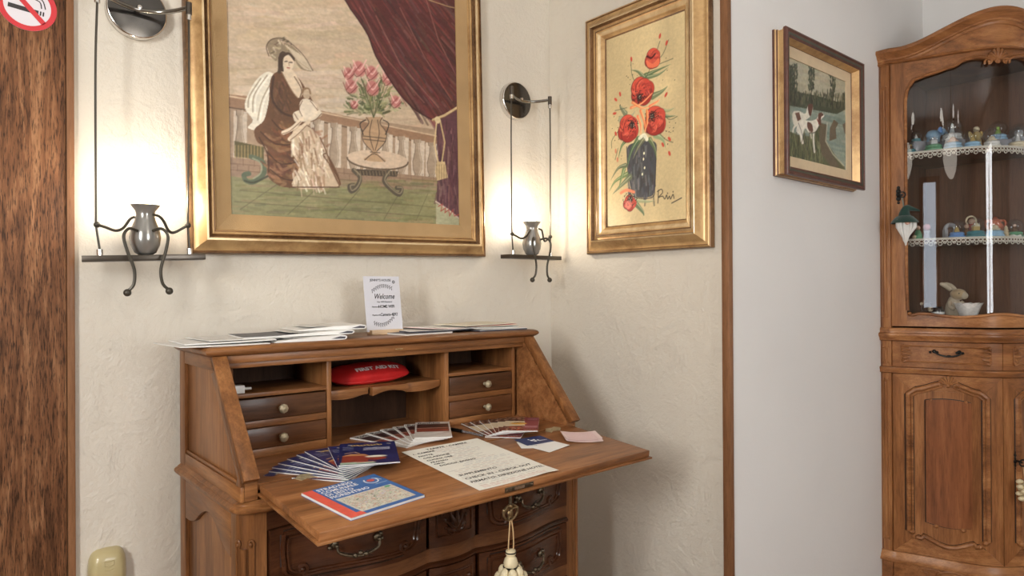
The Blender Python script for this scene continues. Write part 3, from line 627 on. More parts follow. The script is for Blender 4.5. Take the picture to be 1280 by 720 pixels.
# ---- two dogs by a river, far wall
DW, DH = .586, .480
dp = empty('dog_painting', (.551, WA-.001, 1.584), 'small framed painting of two dogs by a river, left of the tall cabinet', 'painting')
P3 = [(0, 0), (0, .008), (.003, .012), (.003, .017), (.006, .020), (.006, .032), (.001, .038), (0, .046), (.003, .051), (.008, .052), (.011, .049), (.015, .0485), (.022, .047), (.025, .044), (.029, .043), (.031, .036), (.034, .030), (.034, .022), (.037, .018), (.037, .014)]
dgreen = plain('dark green lacquer', (.055, .065, .045), .4, var=.15); dbrown = plain('dark brown lacquer', (.10, .035, .022), .38, var=.3, vs=40)
rails(dp, DW, DH, P3, [gold, dbrown, dgreen], [1, 0, 1, 0, 0, 0, 1, 1, 1, 1, 1, 2, 1, 1, 0, 0, 0, 0, 1])
liner(dp, DW, DH, .037, .074, .0150, .0135, plain('pale cream liner', (.66, .52, .34), .7, var=.05))
gw, gh = DW-.148, DH-.148
def dg_ab(u, v):
    p = at(u, v, 1, WA-.010); return (p[0]-.551+gw/2, p[2]-1.584-.074)
K = Canvas(gw, gh, 150, (158, 153, 126), dg_ab, 9); rr = K.r
def Z(x, y): return (950+x/3.13, 20+y/3.13)
for i in range(160): x, y = rr.uniform(110, 360), rr.uniform(140, 340); zl([(x, y), (x+30, y+rr.uniform(0, 14))], 4, jit([(166, 162, 136), (146, 142, 114), (176, 164, 130)][rr.randint(3)], 6), .4)
zp([(110, 345), (240, 360), (360, 380), (360, 620), (110, 620)], (122, 138, 122))
for i in range(120): x, y = rr.uniform(110, 360), rr.uniform(360, 600); zl([(x, y), (x+34, y+8)], 3, jit([(104, 130, 118), (146, 156, 138), (160, 162, 140), (88, 112, 100)][rr.randint(4)], 6), .4)
zp([(110, 285), (160, 300), (220, 312), (300, 335), (360, 336), (360, 352), (300, 384), (110, 350)], (62, 70, 50))
for i in range(260): x = rr.uniform(112, 358); y = rr.uniform(300, 348)+(x-110)*.08; zl([(x, y), (x+rr.uniform(-3, 3), y-rr.uniform(6, 24))], 2, jit([(56, 64, 46), (84, 88, 62), (40, 46, 36), (98, 98, 70)][rr.randint(4)], 6), .7)
for (x, y0, y1, w_) in ((134, 350, 190, 13), (200, 345, 185, 12), (283, 365, 210, 11), (120, 330, 200, 8), (330, 340, 310, 4)):
    zl([(x, y0), (x, y1)], 1.6, (52, 46, 36))
    for i in range(80):
        t = rr.uniform(0, .7); y = y1+(y0-y1)*t; q = rr.uniform(-1, 1)*w_*(.5+.5*math.sin(3*t+.6)); zl([(x+q, y), (x+q+rr.uniform(-5, 5), y-rr.uniform(3, 9))], 2.2, jit([(54, 66, 48), (78, 86, 62), (40, 50, 38)][rr.randint(3)], 6), .8)
zp([(110, 450), (160, 470), (200, 470), (240, 420), (262, 430), (258, 490), (290, 540), (330, 590), (330, 620), (110, 620)], (88, 92, 54))
for i in range(240):
    x, y = rr.uniform(112, 250), rr.uniform(470, 610); zl([(x, y), (x+rr.uniform(-5, 5), y-rr.uniform(14, 46))], 1.8, jit([(104, 108, 62), (66, 74, 44), (128, 128, 84), (54, 58, 38)][rr.randint(4)], 8), .7)
zp([(236, 420), (262, 425), (258, 495), (285, 545), (310, 590), (285, 600), (240, 540), (230, 470)], (98, 84, 60)); zp([(288, 405), (306, 420), (295, 440), (298, 480), (270, 490), (272, 440)], (104, 88, 64)); zp([(322, 425), (356, 400), (356, 470), (330, 460)], (92, 76, 58)); zl([(262, 420), (256, 490), (284, 540), (326, 585)], 2.4, (190, 184, 156), .7)
# the dogs
K.sm = True; K.ws = 1.25
zp([(126, 380), (150, 372), (176, 382), (186, 352), (200, 348), (206, 362), (196, 392), (170, 412), (134, 430)], (204, 198, 178)); zp([(186, 350), (200, 344), (206, 352), (198, 390), (190, 384)], (96, 54, 38)); zp([(136, 380), (152, 376), (160, 404), (146, 412)], (112, 68, 48))
zp([(150, 418), (168, 408), (200, 410), (222, 400), (228, 382), (244, 380), (250, 392), (240, 402), (232, 424), (216, 452), (192, 458), (176, 440), (166, 470), (170, 498), (160, 498), (154, 466), (140, 450)], (212, 206, 188))
zp([(228, 382), (240, 378), (248, 388), (238, 396), (238, 424), (228, 424), (226, 400)], (98, 54, 38)); zp([(186, 414), (202, 424), (206, 450), (196, 456), (184, 434)], (106, 62, 44)); zl([(222, 404), (232, 424)], 1.6, (150, 60, 44)); zl([(210, 452), (208, 480), (212, 530)], 3.4, (200, 194, 176)); zl([(196, 456), (200, 476)], 2.5, (180, 172, 150)); zl([(150, 418), (132, 436), (128, 452)], 2.4, (206, 198, 178)); zl([(150, 420), (166, 470), (160, 498)], 1, (90, 80, 62), .8); zl([(192, 458), (216, 454), (232, 426)], 1, (80, 70, 54), .8)
K.noise(.06, 3, 2); K.plane('canvas', paintm, dp, depth=-.010, ox=-gw/2, oz=.074, gain=1.3, sat=.75)

# ------------------------------------------------------------------ no-smoking sign on the door
sg = empty('no_smoking_sign', (-1.6735, -.0085, 1.8795), 'round red and white no-smoking sticker at the top of the dark wooden door', 'sign')
pl_ = lambda col, nm, **k: plain(nm, col, .35, var=.01, **k)
def disc(r, n=48, r0=0):
    return [(r*math.cos(2*PI*i/n), r*math.sin(2*PI*i/n)) for i in range(n)]
redp = pl_((.62, .03, .04), 'sign red'); signw = pl_((.74, .70, .74), 'sign white'); signk = pl_((.03, .022, .025), 'sign black')
RS = .057
MB().prism(disc(RS), 'y', -.0012, 0).build('disc', signw, sg, smooth=0)
v = [(r_*math.cos(2*PI*i/48), y, r_*math.sin(2*PI*i/48)) for (r_, y) in ((RS, -.0012), (RS, -.0018), (RS*.80, -.0018), (RS*.80, -.0012)) for i in range(48)]
mesh_obj('red_ring', v, [(k*48+i, k*48+(i+1) % 48, ((k+1) % 4)*48+(i+1) % 48, ((k+1) % 4)*48+i) for k in range(4) for i in range(48)], redp, sg, smooth=0)
def rot2(p, a): return (p[0]*math.cos(a)-p[1]*math.sin(a), p[0]*math.sin(a)+p[1]*math.cos(a))
bar = [rot2(p, -R(48)) for p in ((-RS*.83, -.0055), (RS*.83, -.0055), (RS*.83, .0055), (-RS*.83, .0055))]
MB().prism(bar, 'y', -.0018, -.0012).build('red_bar', redp, sg, smooth=0)
cg = MB()
for x0, x1 in ((-.036, .022), (.0245, .0275), (.030, .033)): cg.prism([rot2(p, -.1) for p in ((x0, -.014), (x1, -.014), (x1, -.004), (x0, -.004))], 'y', -.0016, -.0012)
cg.build('cigarette', signk, sg, smooth=0)
sm = MB()
for q in (0, .0075): sm.tube([(x, -.0014, z) for x, z in spline([(-.006+q, .046), (-.002+q*.5, .030+q*.3), (.012, .020+q), (.024+q*.6, .014+q*.8), (.027+q, .000)], 5)], .0013, 5, flat=.3)
sm.build('smoke', signk, sg)
# aged plastic box at the bottom of the wall
pb = empty('socket_cover', (-1.517, 0, .515), 'small aged cream plastic cover low on the wall between door and desk', 'socket cover')
b = MB(); nn = 24
prof = [(1, 0), (1, .012), (.93, .022), (.80, .030), (.62, .034)]
def sq(a, w_, h_, e=.32):
    c_, s_ = math.cos(a), math.sin(a); return (w_*abs(c_)**e*(1 if c_ >= 0 else -1), h_*abs(s_)**e*(1 if s_ >= 0 else -1))
v = []
for (k_, y_) in prof:
    for i in range(nn): p = sq(2*PI*i/nn, .041*k_, .072*(k_ if k_ > .9 else k_*1.08), .5); v.append((p[0], -y_, p[1]))
v.append((0, -.035, 0)); L = len(prof)
f = [(k*nn+i, k*nn+(i+1) % nn, (k+1)*nn+(i+1) % nn, (k+1)*nn+i) for k in range(L-1) for i in range(nn)]+[((L-1)*nn+i, (L-1)*nn+(i+1) % nn, L*nn) for i in range(nn)]
mesh_obj('cover', v, f, creamplast, pb, smooth=60)
e = MB(); 
for z in (.048, .036, .027): e.tube([(-.010, -.034, z), (0, -.0355, z-.002), (.010, -.034, z)], .0012, 5)
e.tube([(-.010, -.034, .048), (-.010, -.035, .036)], .0012, 5); e.tube([(.010, -.034, .048), (.010, -.035, .036)], .0012, 5)
e.build('embossed_symbol', creamplast, pb)
MB().tube([(-.045, -.008, -.05), (-.043, -.008, -.015), (-.043, -.004, 0)], .003, 6).build('side_clip', creamplast, pb)

# ------------------------------------------------------------------ swing wall lamps
bulbm = plain('glowing bulb', (.9, .85, .75), .4, emit=(1, .80, .52), es=9)
discm = plain('smoked chrome disc', (.11, .105, .10), .16, .9, var=.05)
ceramic = plain('smoked chrome jug', (.34, .33, .31), .2, .6, var=.05)
def lamp(loc, zb, label, sw, tilt, side):
    """loc = canopy centre x, z on the back wall; zb = height of the swing board"""
    x0, z0 = loc
    root = empty('wall_lamp', (x0, 0, z0), label, 'lamp', 'swing wall lamps beside the large painting')
    MB().lathe([(.066, 0), (.069, .004), (.0695, .020), (.0675, .0245), (.0655, .0255)], (0, 0, 0), 48, 'y', cap=False).build('canopy_rim', silver, root, smooth=50)
    MB().lathe([(.0654, .0248), (.050, .0262), (.020, .0270), (.001, .0272)], (0, 0, 0), 48, 'y', cap=False).build('canopy', discm, root, smooth=50)
    MB().lathe([(.007, .030), (.007, .046), (.005, .052), (.001, .053)], (0, 0, 0), 14, 'y', cap=False).build('centre_screw', silver, root)
    ca, sa = math.cos(sw), math.sin(sw)
    def T(x, y, z): return (x*ca-(y+.10)*sa, x*sa+(y+.10)*ca-.10, z)
    h = .098
    arm = [T(x, -.046-.055*(x/h)**2, .010*(x/h)**2-.006) for x in lsp(-h, h, 21)]
    MB().tube(arm, .0055, 10).build('bow_arm', chrome, root)
    dz = zb-z0; ct, st = math.cos(tilt), math.sin(tilt)
    def B(x, y, z): p = T(x*ct-z*st, y, z*ct+x*st); return (p[0], p[1], p[2]+dz)      # board frame, tilted with the swing
    for s_ in (-1, 1):
        e_ = Vector(arm[0] if s_ < 0 else arm[-1])
        MB().tube([e_+Vector((0, 0, .012)), e_+Vector((0, 0, -.018))], .0075, 10).build('arm_end', boardm, root)
        MB().tube([e_+Vector((0, 0, -.018)), e_+Vector((0, 0, -.032))], .0062, 10).build('ferrule', silver, root)
        bp_ = Vector(B(s_*.096+.002, -.10, .022)); hand = Vector(B(s_*.098-.001, -.10, .080))
        MB().tube(spline([e_+Vector((0, 0, -.03)), (e_+hand)/2+Vector((s_*.002, 0, .08)), hand+Vector((0, 0, .03)), hand, bp_], 6), .0026, 6).build('hanging_rod', chromed, root)
        MB().tube([B(s_*.096+.002, -.10, .006), B(s_*.096+.002, -.10, .022)], .0068, 12).build('ferrule', silver, root)
        # arm of the jug figure reaching for the rod
        MB().tube(spline([B(s_*.020, -.112, .098), B(s_*.030, -.118, .092), B(s_*.044, -.114, .072), B(s_*.060, -.106, .066), B(s_*.080, -.102, .074), B(s_*.096, -.100, .080)] if side*s_ < 0 else
                         [B(s_*.020, -.114, .104), B(s_*.032, -.118, .100), B(s_*.042, -.114, .088), B(s_*.052, -.110, .066), B(s_*.066, -.106, .062), B(s_*.096, -.100, .080)], 5), .0034, 8).build('bent_arm', chromed, root)
        MB().ball(B(s_*.097, -.10, .080), .0075, 12, 8).build('hand_ball', chromed, root)
        leg = spline([B(s_*.016, -.128, .064), B(s_*.034, -.142, .068), B(s_*.046, -.150, .050), B(s_*.040, -.152, .014), B(s_*.028, -.150, -.028), B(s_*.030, -.148, -.062), B(s_*.042, -.146, -.078)], 6)
        lg = MB().tube(leg, .0036, 8).build('bent_leg', chromed, root)
        MB().ball(B(s_*.044, -.146, -.082), .0088, 14, 10).build('foot_ball', chromed, lg)
    bd = MB(); c = [B(x, y, z) for x in (-.131, .131) for y in (-.125, -.075) for z in (-.007, .007)]
    bd.add(c, [(0, 1, 3, 2), (4, 6, 7, 5), (0, 4, 5, 1), (2, 3, 7, 6), (0, 2, 6, 4), (1, 5, 7, 3)]); bd.build('swing_board', boardm, root, bevel=.001)
    cx, cy, cz = B(0, -.10, .007)
    MB().lathe([(.001, 0), (.014, 0), (.024, .006), (.032, .024), (.0345, .042), (.032, .060), (.024, .082), (.0205, .096), (.022, .106), (.032, .119), (.033, .121), (.029, .119), (.019, .104), (.016, .090), (.016, .080)], (cx, cy, cz), 32, cap=False).build('jug_body', ceramic, root, smooth=60)
    MB().lathe([(.001, .085), (.012, .085), (.0135, .122), (.0135, .130), (.010, .133), (.001, .133)], (cx, cy, cz), 18, cap=False).build('bulb', bulbm, root)
    l = bpy.data.lights.new('lamp_bulb_light', 'POINT'); l.energy = BULB_W; l.color = (1, .87, .70); l.shadow_soft_size = .012
    lo = bpy.data.objects.new('lamp_bulb_light', l); COL.objects.link(lo); lo.parent = root; lo.location = (cx, cy, cz+.150)
lamp((-1.449, 1.923), 1.298, 'swing wall lamp with seated jug figure beside the dark wooden door', -R(8), R(2.2), 1)
lamp((-.190, 1.918), 1.333, 'swing wall lamp with seated jug figure between the two gilt framed paintings', R(3), R(0), 1)
# ------------------------------------------------------------------ secretary desk (local: x right, y back = 0, front negative)
DROT = .0029; DORG = (-1.353, -.02, 0)
desk = empty('secretary_desk', DORG, 'walnut secretary desk with open writing flap, under the large painting', 'desk', rz=DROT)
def dpt(x, y, z): c_, s_ = math.cos(DROT), math.sin(DROT); return (DORG[0]+c_*x-s_*y, DORG[1]+s_*x+c_*y, z)
S0 = (-.262, 1.064); S1 = (-.470, .820)                      # slanted front line (y, z)
def side(mx):
    s_ = (lambda a: a) if not mx else (lambda a: 1-a)
    def X(a, b): return (min(s_(a), s_(b)), max(s_(a), s_(b)))
    a, b = X(.009, .022)
    MB().prism([(0, .772), (-.453, .772), (-.453, .815), (-.462, .822), (-.262, 1.062), (0, 1.062)], 'x', a, b).build('side_panel', deskz, desk, bevel=.001)
    a, b = X(0, .0088)
    MB().prism([(0, .772), (-.045, .772), (-.045, 1.064), (0, 1.064)], 'x', a, b).build('side_stile', deskz, desk, bevel=.0012)
    MB().prism([(-.046, 1.033), (-.2885, 1.033), (-.262, 1.064), (-.046, 1.064)], 'x', a, b).build('side_rail', desky, desk, bevel=.0012)
    MB().prism([(-.046, .772), (-.455, .772), (-.455, .804), (-.046, .804)], 'x', a, b).build('side_rail', desky, desk, bevel=.0012)
    MB().prism([(-.2885, 1.0325), (-.262, 1.0635), (-.4705, .8195), (-.455, .815), (-.455, .8045), (-.428, .8045), (-.437, .822), (-.262, 1.026)], 'x', a, b).build('side_stile', deskz, desk, bevel=.0012)
    a, b = X(.0005, .0086); m = MB(); m.prism([(-.046, .8045), (-.43, .8045), (-.436, .8125), (-.046, .8125)], 'x', *X(.003, .0089)); m.build('bead', desky, desk, bevel=.0015)
    # slanted front facing
    a, b = X(0, .0335); n_ = Vector((0, -(S0[1]-S1[1]), -(S1[0]-S0[0]))).normalized(); t = .011
    ny, nz = -.761, .649
    MB().prism([S0, (S0[0]+ny*t, S0[1]+nz*t-.006), (S1[0]+ny*t, S1[1]+nz*t-.004), (S1[0]+.006, S1[1]-.006), (S1[0]+.02, S1[1]+.010), (S0[0]+.014, S0[1])], 'x', a, b).build('slant_facing', deskz, desk, bevel=.0015)
    a, b = X(.0225, .0335)
    MB().prism([(0, .806), (-.4525, .806), (-.4525, .818), (-.247, 1.062), (0, 1.062)], 'x', a, b).build('inner_lining', flapm, desk)
    a, b = X(.009, .0365); MB().box(a, b, -.4545, -.4535, .773, .814).build('base_block', deskx, desk)
side(False); side(True)
knobm = plain('pale antique brass knob', (.42, .35, .23), .45, .5, bump=.6, bscale=300, var=.35, vs=150)
# top board with moulded edge
top = MB(); pr = [(-.05, 0), (.004, 0), (.010, .004), (.0155, .009), (.016, .014), (.012, .019), (.004, .0225), (-.05, .0225)]
path = [(0, 0, 1.0645), (0, -.262, 1.0645), (1, -.262, 1.0645), (1, 0, 1.0645)]
top.sweep(path, pr, plan_outs(path)); top.box(.045, .955, -.22, 0, 1.0645, 1.0868)
top.build('top_board', deskx, desk, smooth=50)
MB().box(.0335, .9665, -.262, -.238, 1.046, 1.0644).box(.0335, .9665, -.256, -.238, 1.033, 1.046).build('front_rail', deskx, desk, bevel=.001)
MB().box(.488, .512, -.2635, -.2625, 1.0515, 1.0545).build('catch_plate', brass, desk, bevel=.0004)
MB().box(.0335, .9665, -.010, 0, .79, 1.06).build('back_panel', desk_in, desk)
MB().box(.0335, .9665, -.452, -.0105, .792, .8058).build('interior_floor', flapm, desk)
for x0, x1 in ((.0475, .060), (.300, .313), (.6755, .690), (.9405, .953)):
    MB().box(x0, x1, -.230, -.011, .806, 1.052).build('partition', deskz, desk, bevel=.0008)
for x0, x1 in ((.0605, .2995), (.6905, .940)):
    MB().box(x0, x1, -.229, -.011, .956, .966).build('shelf', deskx, desk, bevel=.0008)
    MB().box(x0, x1, -.229, -.20, .8805, .8975).build('divider_rail', deskx, desk, bevel=.0008)
    MB().box(x0, x1, -.229, -.20, .8062, .827).build('bottom_rail', deskx, desk, bevel=.0008)
    for z0, z1 in ((.8985, .9525), (.8285, .8795)):
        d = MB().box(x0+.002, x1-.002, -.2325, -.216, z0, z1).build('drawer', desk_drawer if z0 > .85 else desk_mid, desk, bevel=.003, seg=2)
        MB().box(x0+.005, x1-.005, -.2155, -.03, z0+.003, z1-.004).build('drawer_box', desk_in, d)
        kb = MB(); xc = .1755 if x0 < .5 else .825; zc = (z0+z1)/2-.002
        kb.lathe([(.0055, .2325), (.0045, .236), (.004, .243), (.008, .246), (.0115, .250), (.0105, .255), (.006, .258), (.001, .259)], (xc, 0, zc), 16, 'y', cap=False)
        for i in range(8): a = i*PI/4; kb.ball((xc+.0085*math.cos(a), -.2525, zc+.0085*math.sin(a)), .0034, 6, 5)
        kb.build('knob', knobm, d)
MB().box(.3135, .675, -.198, -.011, .939, .9475).build('shelf', deskx, desk, bevel=.0008)
def valance(x0, x1, y, shape, t=.012):
    pts = [(x0, .9478)]+[(x0+(x1-x0)*i/14, .9215-.0 + shape(i/14)) for i in range(15)]+[(x1, .9478)]
    return MB().prism(pts, 'y', y, y+t)
valance(.3135, .432, -.2105, lambda u: .004-.006*math.sin(PI*min(1, u*1.15))*1.0+.004*u).build('shelf_valance', deskx, desk, bevel=.001)
valance(.440, .555, -.222, lambda u: .002+.011*math.sin(PI*u), .024).build('shelf_valance', deskx, desk, bevel=.001)
valance(.556, .672, -.2105, lambda u: .006*math.sin(PI*u*.9)*-1+.009*u).build('shelf_valance', deskx, desk, bevel=.001)
# flap
def FZ(y): return .8052+(y+.467)*.0817
fl = empty('writing_flap', (0, -.467, .8052), None, None, rot=(math.atan(.0817), 0, 0)); del_ = fl; fl.parent = desk
FLEN = .2886
b_ = MB().box(.0385, .9785, -FLEN, .004, -.0165, 0); flap = b_.build('flap_board', flapm, fl, bevel=.0012)
MB().box(.0325, .9845, -FLEN-.006, .004, -.0225, -.0168).build('flap_lip', deskx, fl, bevel=.0015)
hingem = plain('pale worn brass', (.40, .33, .20), .45, .3, bump=.6, bscale=300, var=.3, vs=150)
for x, s_ in ((.142, 1), (.893, -1)):
    m = MB().prism([(x-.030, -.002), (x-.012, .016), (x+.010, .013), (x+.024, .020), (x+.034, .000), (x+.016, -.016), (x-.006, -.012), (x-.022, -.020)], 'z', .0003, .0018); m.build('flap_hinge', hingem, fl)
lp = MB().box(.4715, .5565, -FLEN-.0012, -FLEN-.0001, -.0150, -.0035).build('lock_plate', brassd, fl, bevel=.0004)
MB().box(.499, .529, -FLEN-.0018, -FLEN-.0013, -.0125, -.006).build('lock_bolt', silver, lp)
for x in (.476, .552): MB().lathe([(.001, 0), (.0018, 0), (.0018, .0006), (.001, .0007)], (x, -FLEN-.0012, -.0092), 8, 'y').build('screw', silver, lp)
# waist moulding
def F(x):
    if .4535 < x < .6045: s_ = (x-.529)/.0755; return .468+.016*(1-s_*s_)
    u = (x-.6045)/.40 if x > .5 else (.4535-x)/.40
    return .4525+.018*(1+math.cos(2*PI*(min(u, 1)-.28)/1.1))
def plan(x0, x1, off, zz, n=60, r=.028, arc=7):
    """lower carcass outline: left side, rounded corner, serpentine front, corner, right side"""
    P = [(x0-off, 0, zz), (x0-off, -.20, zz)]
    fy = -.4525
    for i in range(arc): a = PI+PI/2*i/(arc-1); P.append((x0+r+(r+off)*math.cos(a), fy+r+(r+off)*math.sin(a), zz))
    for x in lsp(x0+r+.02, x1-r-.02, n): P.append((x, -F(x)-off, zz))
    for i in range(arc): a = 1.5*PI+PI/2*i/(arc-1); P.append((x1-r+(r+off)*math.cos(a), fy+r+(r+off)*math.sin(a), zz))
    P += [(x1+off, -.20, zz), (x1+off, 0, zz)]; return P
XR = 1.018
mp_ = plan(0, XR, 0, .7445); prw = [(-.03, 0), (.004, 0), (.0115, .003), (.0145, .008), (.0145, .0135), (.010, .0175), (.0065, .0185), (.006, .021), (.001, .0235), (-.002, .0268), (-.03, .0268)]
MB().sweep(mp_, prw, plan_outs(mp_)).build('waist_moulding', deskx, desk, smooth=45)
MB().box(.02, XR-.02, -.43, 0, .746, .7712).build('waist_board', deskx, desk)
# lower carcass
def post(x0, mx):
    sg_ = -1 if mx else 1; X = lambda a: x0+sg_*a
    poly = [(X(0), -.395), (X(0), -.4245)]+[(X(.028-.028*math.cos(a)), -.4245-.028*math.sin(a)) for a in lsp(.15, PI/2, 6)]+[(X(.056), -.4525), (X(.056), -.395)]
    p = MB().prism(poly, 'z', .08, .7442).build('corner_post', deskz, desk, smooth=30)
    c_ = MB(); 
    def Q(a, z, o=.0): # angle along rounded corner
        return (X(.028-(.028+o)*math.cos(a)), -.4245-(.028+o)*math.sin(a), z)
    for a0, sgn in ((.45, -1), (1.35, 1)):
        pts = [Q(a0+sgn*.22*math.cos(t)*(1-t/7), .680+.010*math.sin(t)*(1-t/9), .001) for t in lsp(-.4, 4.6, 16)]
        c_.tube(pts, .0032, 6); c_.ball(Q(a0, .680, .002), .0045, 8, 6)
        c_.tube([Q(a0+sgn*.22, .676, .0005), Q(a0+sgn*.22, .12, .0005)], .0026, 6)
    c_.tube([Q(.9, .672, .000), Q(.9, .12, .000)], .0075, 8)
    c_.build('post_carving', deskz, p)
post(0, False); post(XR, True)
sp = MB().box(.010, .022, -.394, -.004, .08, .7442); sp.build('side_panel', deskz, desk)
MB().box(0, .0095, -.048, 0, .08, .7442).build('side_stile', deskz, desk, bevel=.0012)
arch = [(-.0485, .640), (-.085, .642), (-.125, .652), (-.165, .676), (-.205, .694), (-.245, .699), (-.285, .686), (-.325, .660), (-.36, .646), (-.394, .640)]
ap = [(y, z) for y, z in [tuple(p) for p in spline(arch, 4)]]
MB().prism([(-.0485, .7442)]+ap+[(-.394, .7442)], 'x', 0, .0095).build('side_apron', desky, desk, bevel=.0015)
MB().box(XR-.02, XR-.004, -.394, -.004, .08, .7442).build('side_panel', deskz, desk)
xs_all = lsp(.0565, XR-.0565, 90)
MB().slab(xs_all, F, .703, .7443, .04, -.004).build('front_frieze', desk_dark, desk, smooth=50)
LB = (.060, .446); CB = (.4565, .6015); RB = (.612, XR-.060)
rows = [(.568, .7015), (.392, .517), (.216, .341)]
for (z0, z1) in rows:
    zc0, zc1 = z0-.0495, z0-.002
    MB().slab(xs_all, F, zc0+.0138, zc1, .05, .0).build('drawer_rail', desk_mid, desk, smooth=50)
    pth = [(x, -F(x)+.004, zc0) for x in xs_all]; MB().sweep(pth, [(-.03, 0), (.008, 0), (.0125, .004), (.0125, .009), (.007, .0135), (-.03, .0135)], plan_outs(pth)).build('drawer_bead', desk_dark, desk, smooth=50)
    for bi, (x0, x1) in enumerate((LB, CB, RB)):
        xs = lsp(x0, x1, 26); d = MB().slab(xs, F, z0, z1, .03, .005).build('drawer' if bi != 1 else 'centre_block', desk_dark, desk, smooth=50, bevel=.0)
        def S(x, z, o=.006): return (x, -F(x)-o, z)
        if bi != 1:
            zz0, zz1 = z0+.020, z1-.014; xa, xb = x0+.030, x1-.030
            for (o, rr_) in ((0, .0056), (.011, .0036)):
                zt = zz1-o; zb_ = zz0+o*.6; xl, xr_ = xa+o, xb-o
                r_ = .013-o*.35
                def scroll(cx, cz, sgn, t0, t1, n):
                    return [S(cx+sgn*(r_*(1-t/8.5))*math.cos(t), cz+(r_*(1-t/8.5))*math.sin(t)) for t in lsp(t0, t1, n)]
                rx_, cz = xr_-.042, zb_+r_
                right = [S(x, zt) for x in lsp(xl, xr_, 14)]+[S(xr_+.003*math.sin(PI*k), zt-(zt-cz)*k*.75) for k in lsp(.1, 1, 6)]
                right += [S(xr_-.042+.042*math.cos(k), cz+.012-(.012+r_+.002)*math.sin(k)) for k in lsp(.25, PI/2, 6)]
                if o == 0: right += scroll(rx_, cz, -1, 4.9, 0.2, 12)[::1] if False else [S(rx_+(r_*(1-k*.11))*math.cos(-PI/2-k), cz+(r_*(1-k*.11))*math.sin(-PI/2-k)) for k in lsp(.3, 5.2, 14)]
                MB().tube(right, rr_, 6).build('drawer_moulding', desk_dark, d)
                lx_ = xl+.042
                left = [S(xl-.003*math.sin(PI*k), zt-(zt-cz)*k*.75) for k in lsp(0, 1, 7)]+[S(xl+.042-.042*math.cos(k), cz+.012-(.012+r_+.002)*math.sin(k)) for k in lsp(.25, PI/2, 6)]
                if o == 0: left += [S(lx_-(r_*(1-k*.11))*math.cos(-PI/2-k), cz+(r_*(1-k*.11))*math.sin(-PI/2-k)) for k in lsp(.3, 5.2, 14)]
                MB().tube(left, rr_, 6).build('drawer_moulding', desk_dark, d)
                MB().tube([S(x, zb_-.002) for x in lsp(lx_, rx_, 16)], rr_, 6).build('drawer_moulding', desk_dark, d)
            gl_ = MB(); gl_.tube([S(x, zz0-.0085, .0050) for x in lsp(xa+.045, xb-.045, 16)], .0020, 5); gl_.tube([S(x, zz1+.0068, .0050) for x in lsp(xa, xb, 16)], .0020, 5)  # thin dark tubes painting shade along the drawer mouldings
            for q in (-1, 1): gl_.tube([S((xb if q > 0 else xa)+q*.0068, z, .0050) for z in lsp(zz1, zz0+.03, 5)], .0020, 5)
            gl_.build('shade_lines', mould_shade, d)['kind'] = 'stuff'
            for cx in (xa+.042, xb-.042): MB().ball(S(cx, zz0+.013, .008), .0058, 10, 7).build('scroll_boss', desk_dark, d)
            xc = (x0+x1)/2-.002; zc = (z0+z1)/2-.005; h = MB(); w_ = .048
            for s_ in (-1, 1):
                hp = Vector(S(xc+s_*w_, zc+.012, .010)); h.ball(hp, .009, 10, 7, sq=(1, .6, 1.1)); h.ball(hp+Vector((s_*.010, .001, .006)), .006, 8, 6); h.ball(hp+Vector((s_*.012, .001, -.006)), .005, 8, 6); h.ball(hp+Vector((0, -.012, -.002)), .0045, 8, 6)
                h.tube([hp, hp+Vector((0, -.012, -.002))], .003, 6)
            h.tube(spline([S(xc-w_, zc+.010, .022), S(xc-w_+.004, zc-.004, .024), S(xc-.022, zc-.013, .027), S(xc, zc-.015, .028), S(xc+.022, zc-.013, .027), S(xc+w_-.004, zc-.004, .024), S(xc+w_, zc+.010, .022)], 4), [.0028+.0016*math.sin(PI*i/24) for i in range(25)], 8)
            for dx in (-.012, 0, .012): h.ball(S(xc+dx, zc-.014+(.004 if dx == 0 else 0), .030), .0062, 8, 6)
            h.build('bail_handle', brassd, d)
        else:
            zz0, zz1 = z0+.026, z1-.018; xa, xb = x0+.018, x1-.018
            rect = [S(x, zz0, .006) for x in lsp(xa, xb, 8)]+[S(x, zz1, .006) for x in lsp(xb, xa, 8)]
            MB().tube(rect, .0032, 6, closed=True).build('block_moulding', desk_dark, d)
            cv = MB(); xc = (x0+x1)/2; zc = zz0+.008
            for a, L, wd in ((0, .058, .006), (.42, .056, .0062), (-.42, .056, .0062), (.85, .050, .006), (-.85, .050, .006), (1.25, .038, .005), (-1.25, .038, .005)):
                pts = [S(xc+math.sin(a)*L*t*.85, zc+math.cos(a)*L*t*1.0, .004+.006*math.sin(PI*t)) for t in lsp(.05, 1, 8)]; cv.tube(pts, [wd*(.45+.8*math.sin(PI*min(1, t+.05))) for t in lsp(.05, 1, 8)], 7)
                cv.ball(pts[-1], wd*.9, 8, 6)
            for s_ in (-1, 1): cv.tube([S(xc+s_*(.012+.012*math.cos(t)), zc+.006+.012*math.sin(t), .008) for t in lsp(-2, 2.6, 12)], .003, 6); cv.ball(S(xc+s_*.042, zc+.050, .006), .007, 8, 6)
            cv.build('leaf_carving', desk_dark, d)
MB().slab(xs_all, F, .08, .18, .05, 0).build('plinth', deskx, desk, smooth=50)
MB().box(.0225, XR-.0205, -.012, 0, .08, .744).build('back_board', desk_in, desk)
MB().box(.03, XR-.03, -.39, -.013, .08, .10).build('bottom_board', desk_in, desk)
for x in (.03, XR-.03):
    for y in (-.42, -.04): MB().lathe([(.012, 0), (.022, .01), (.028, .04), (.022, .0795)], (x, y, 0), 14).build('foot', deskz, desk)

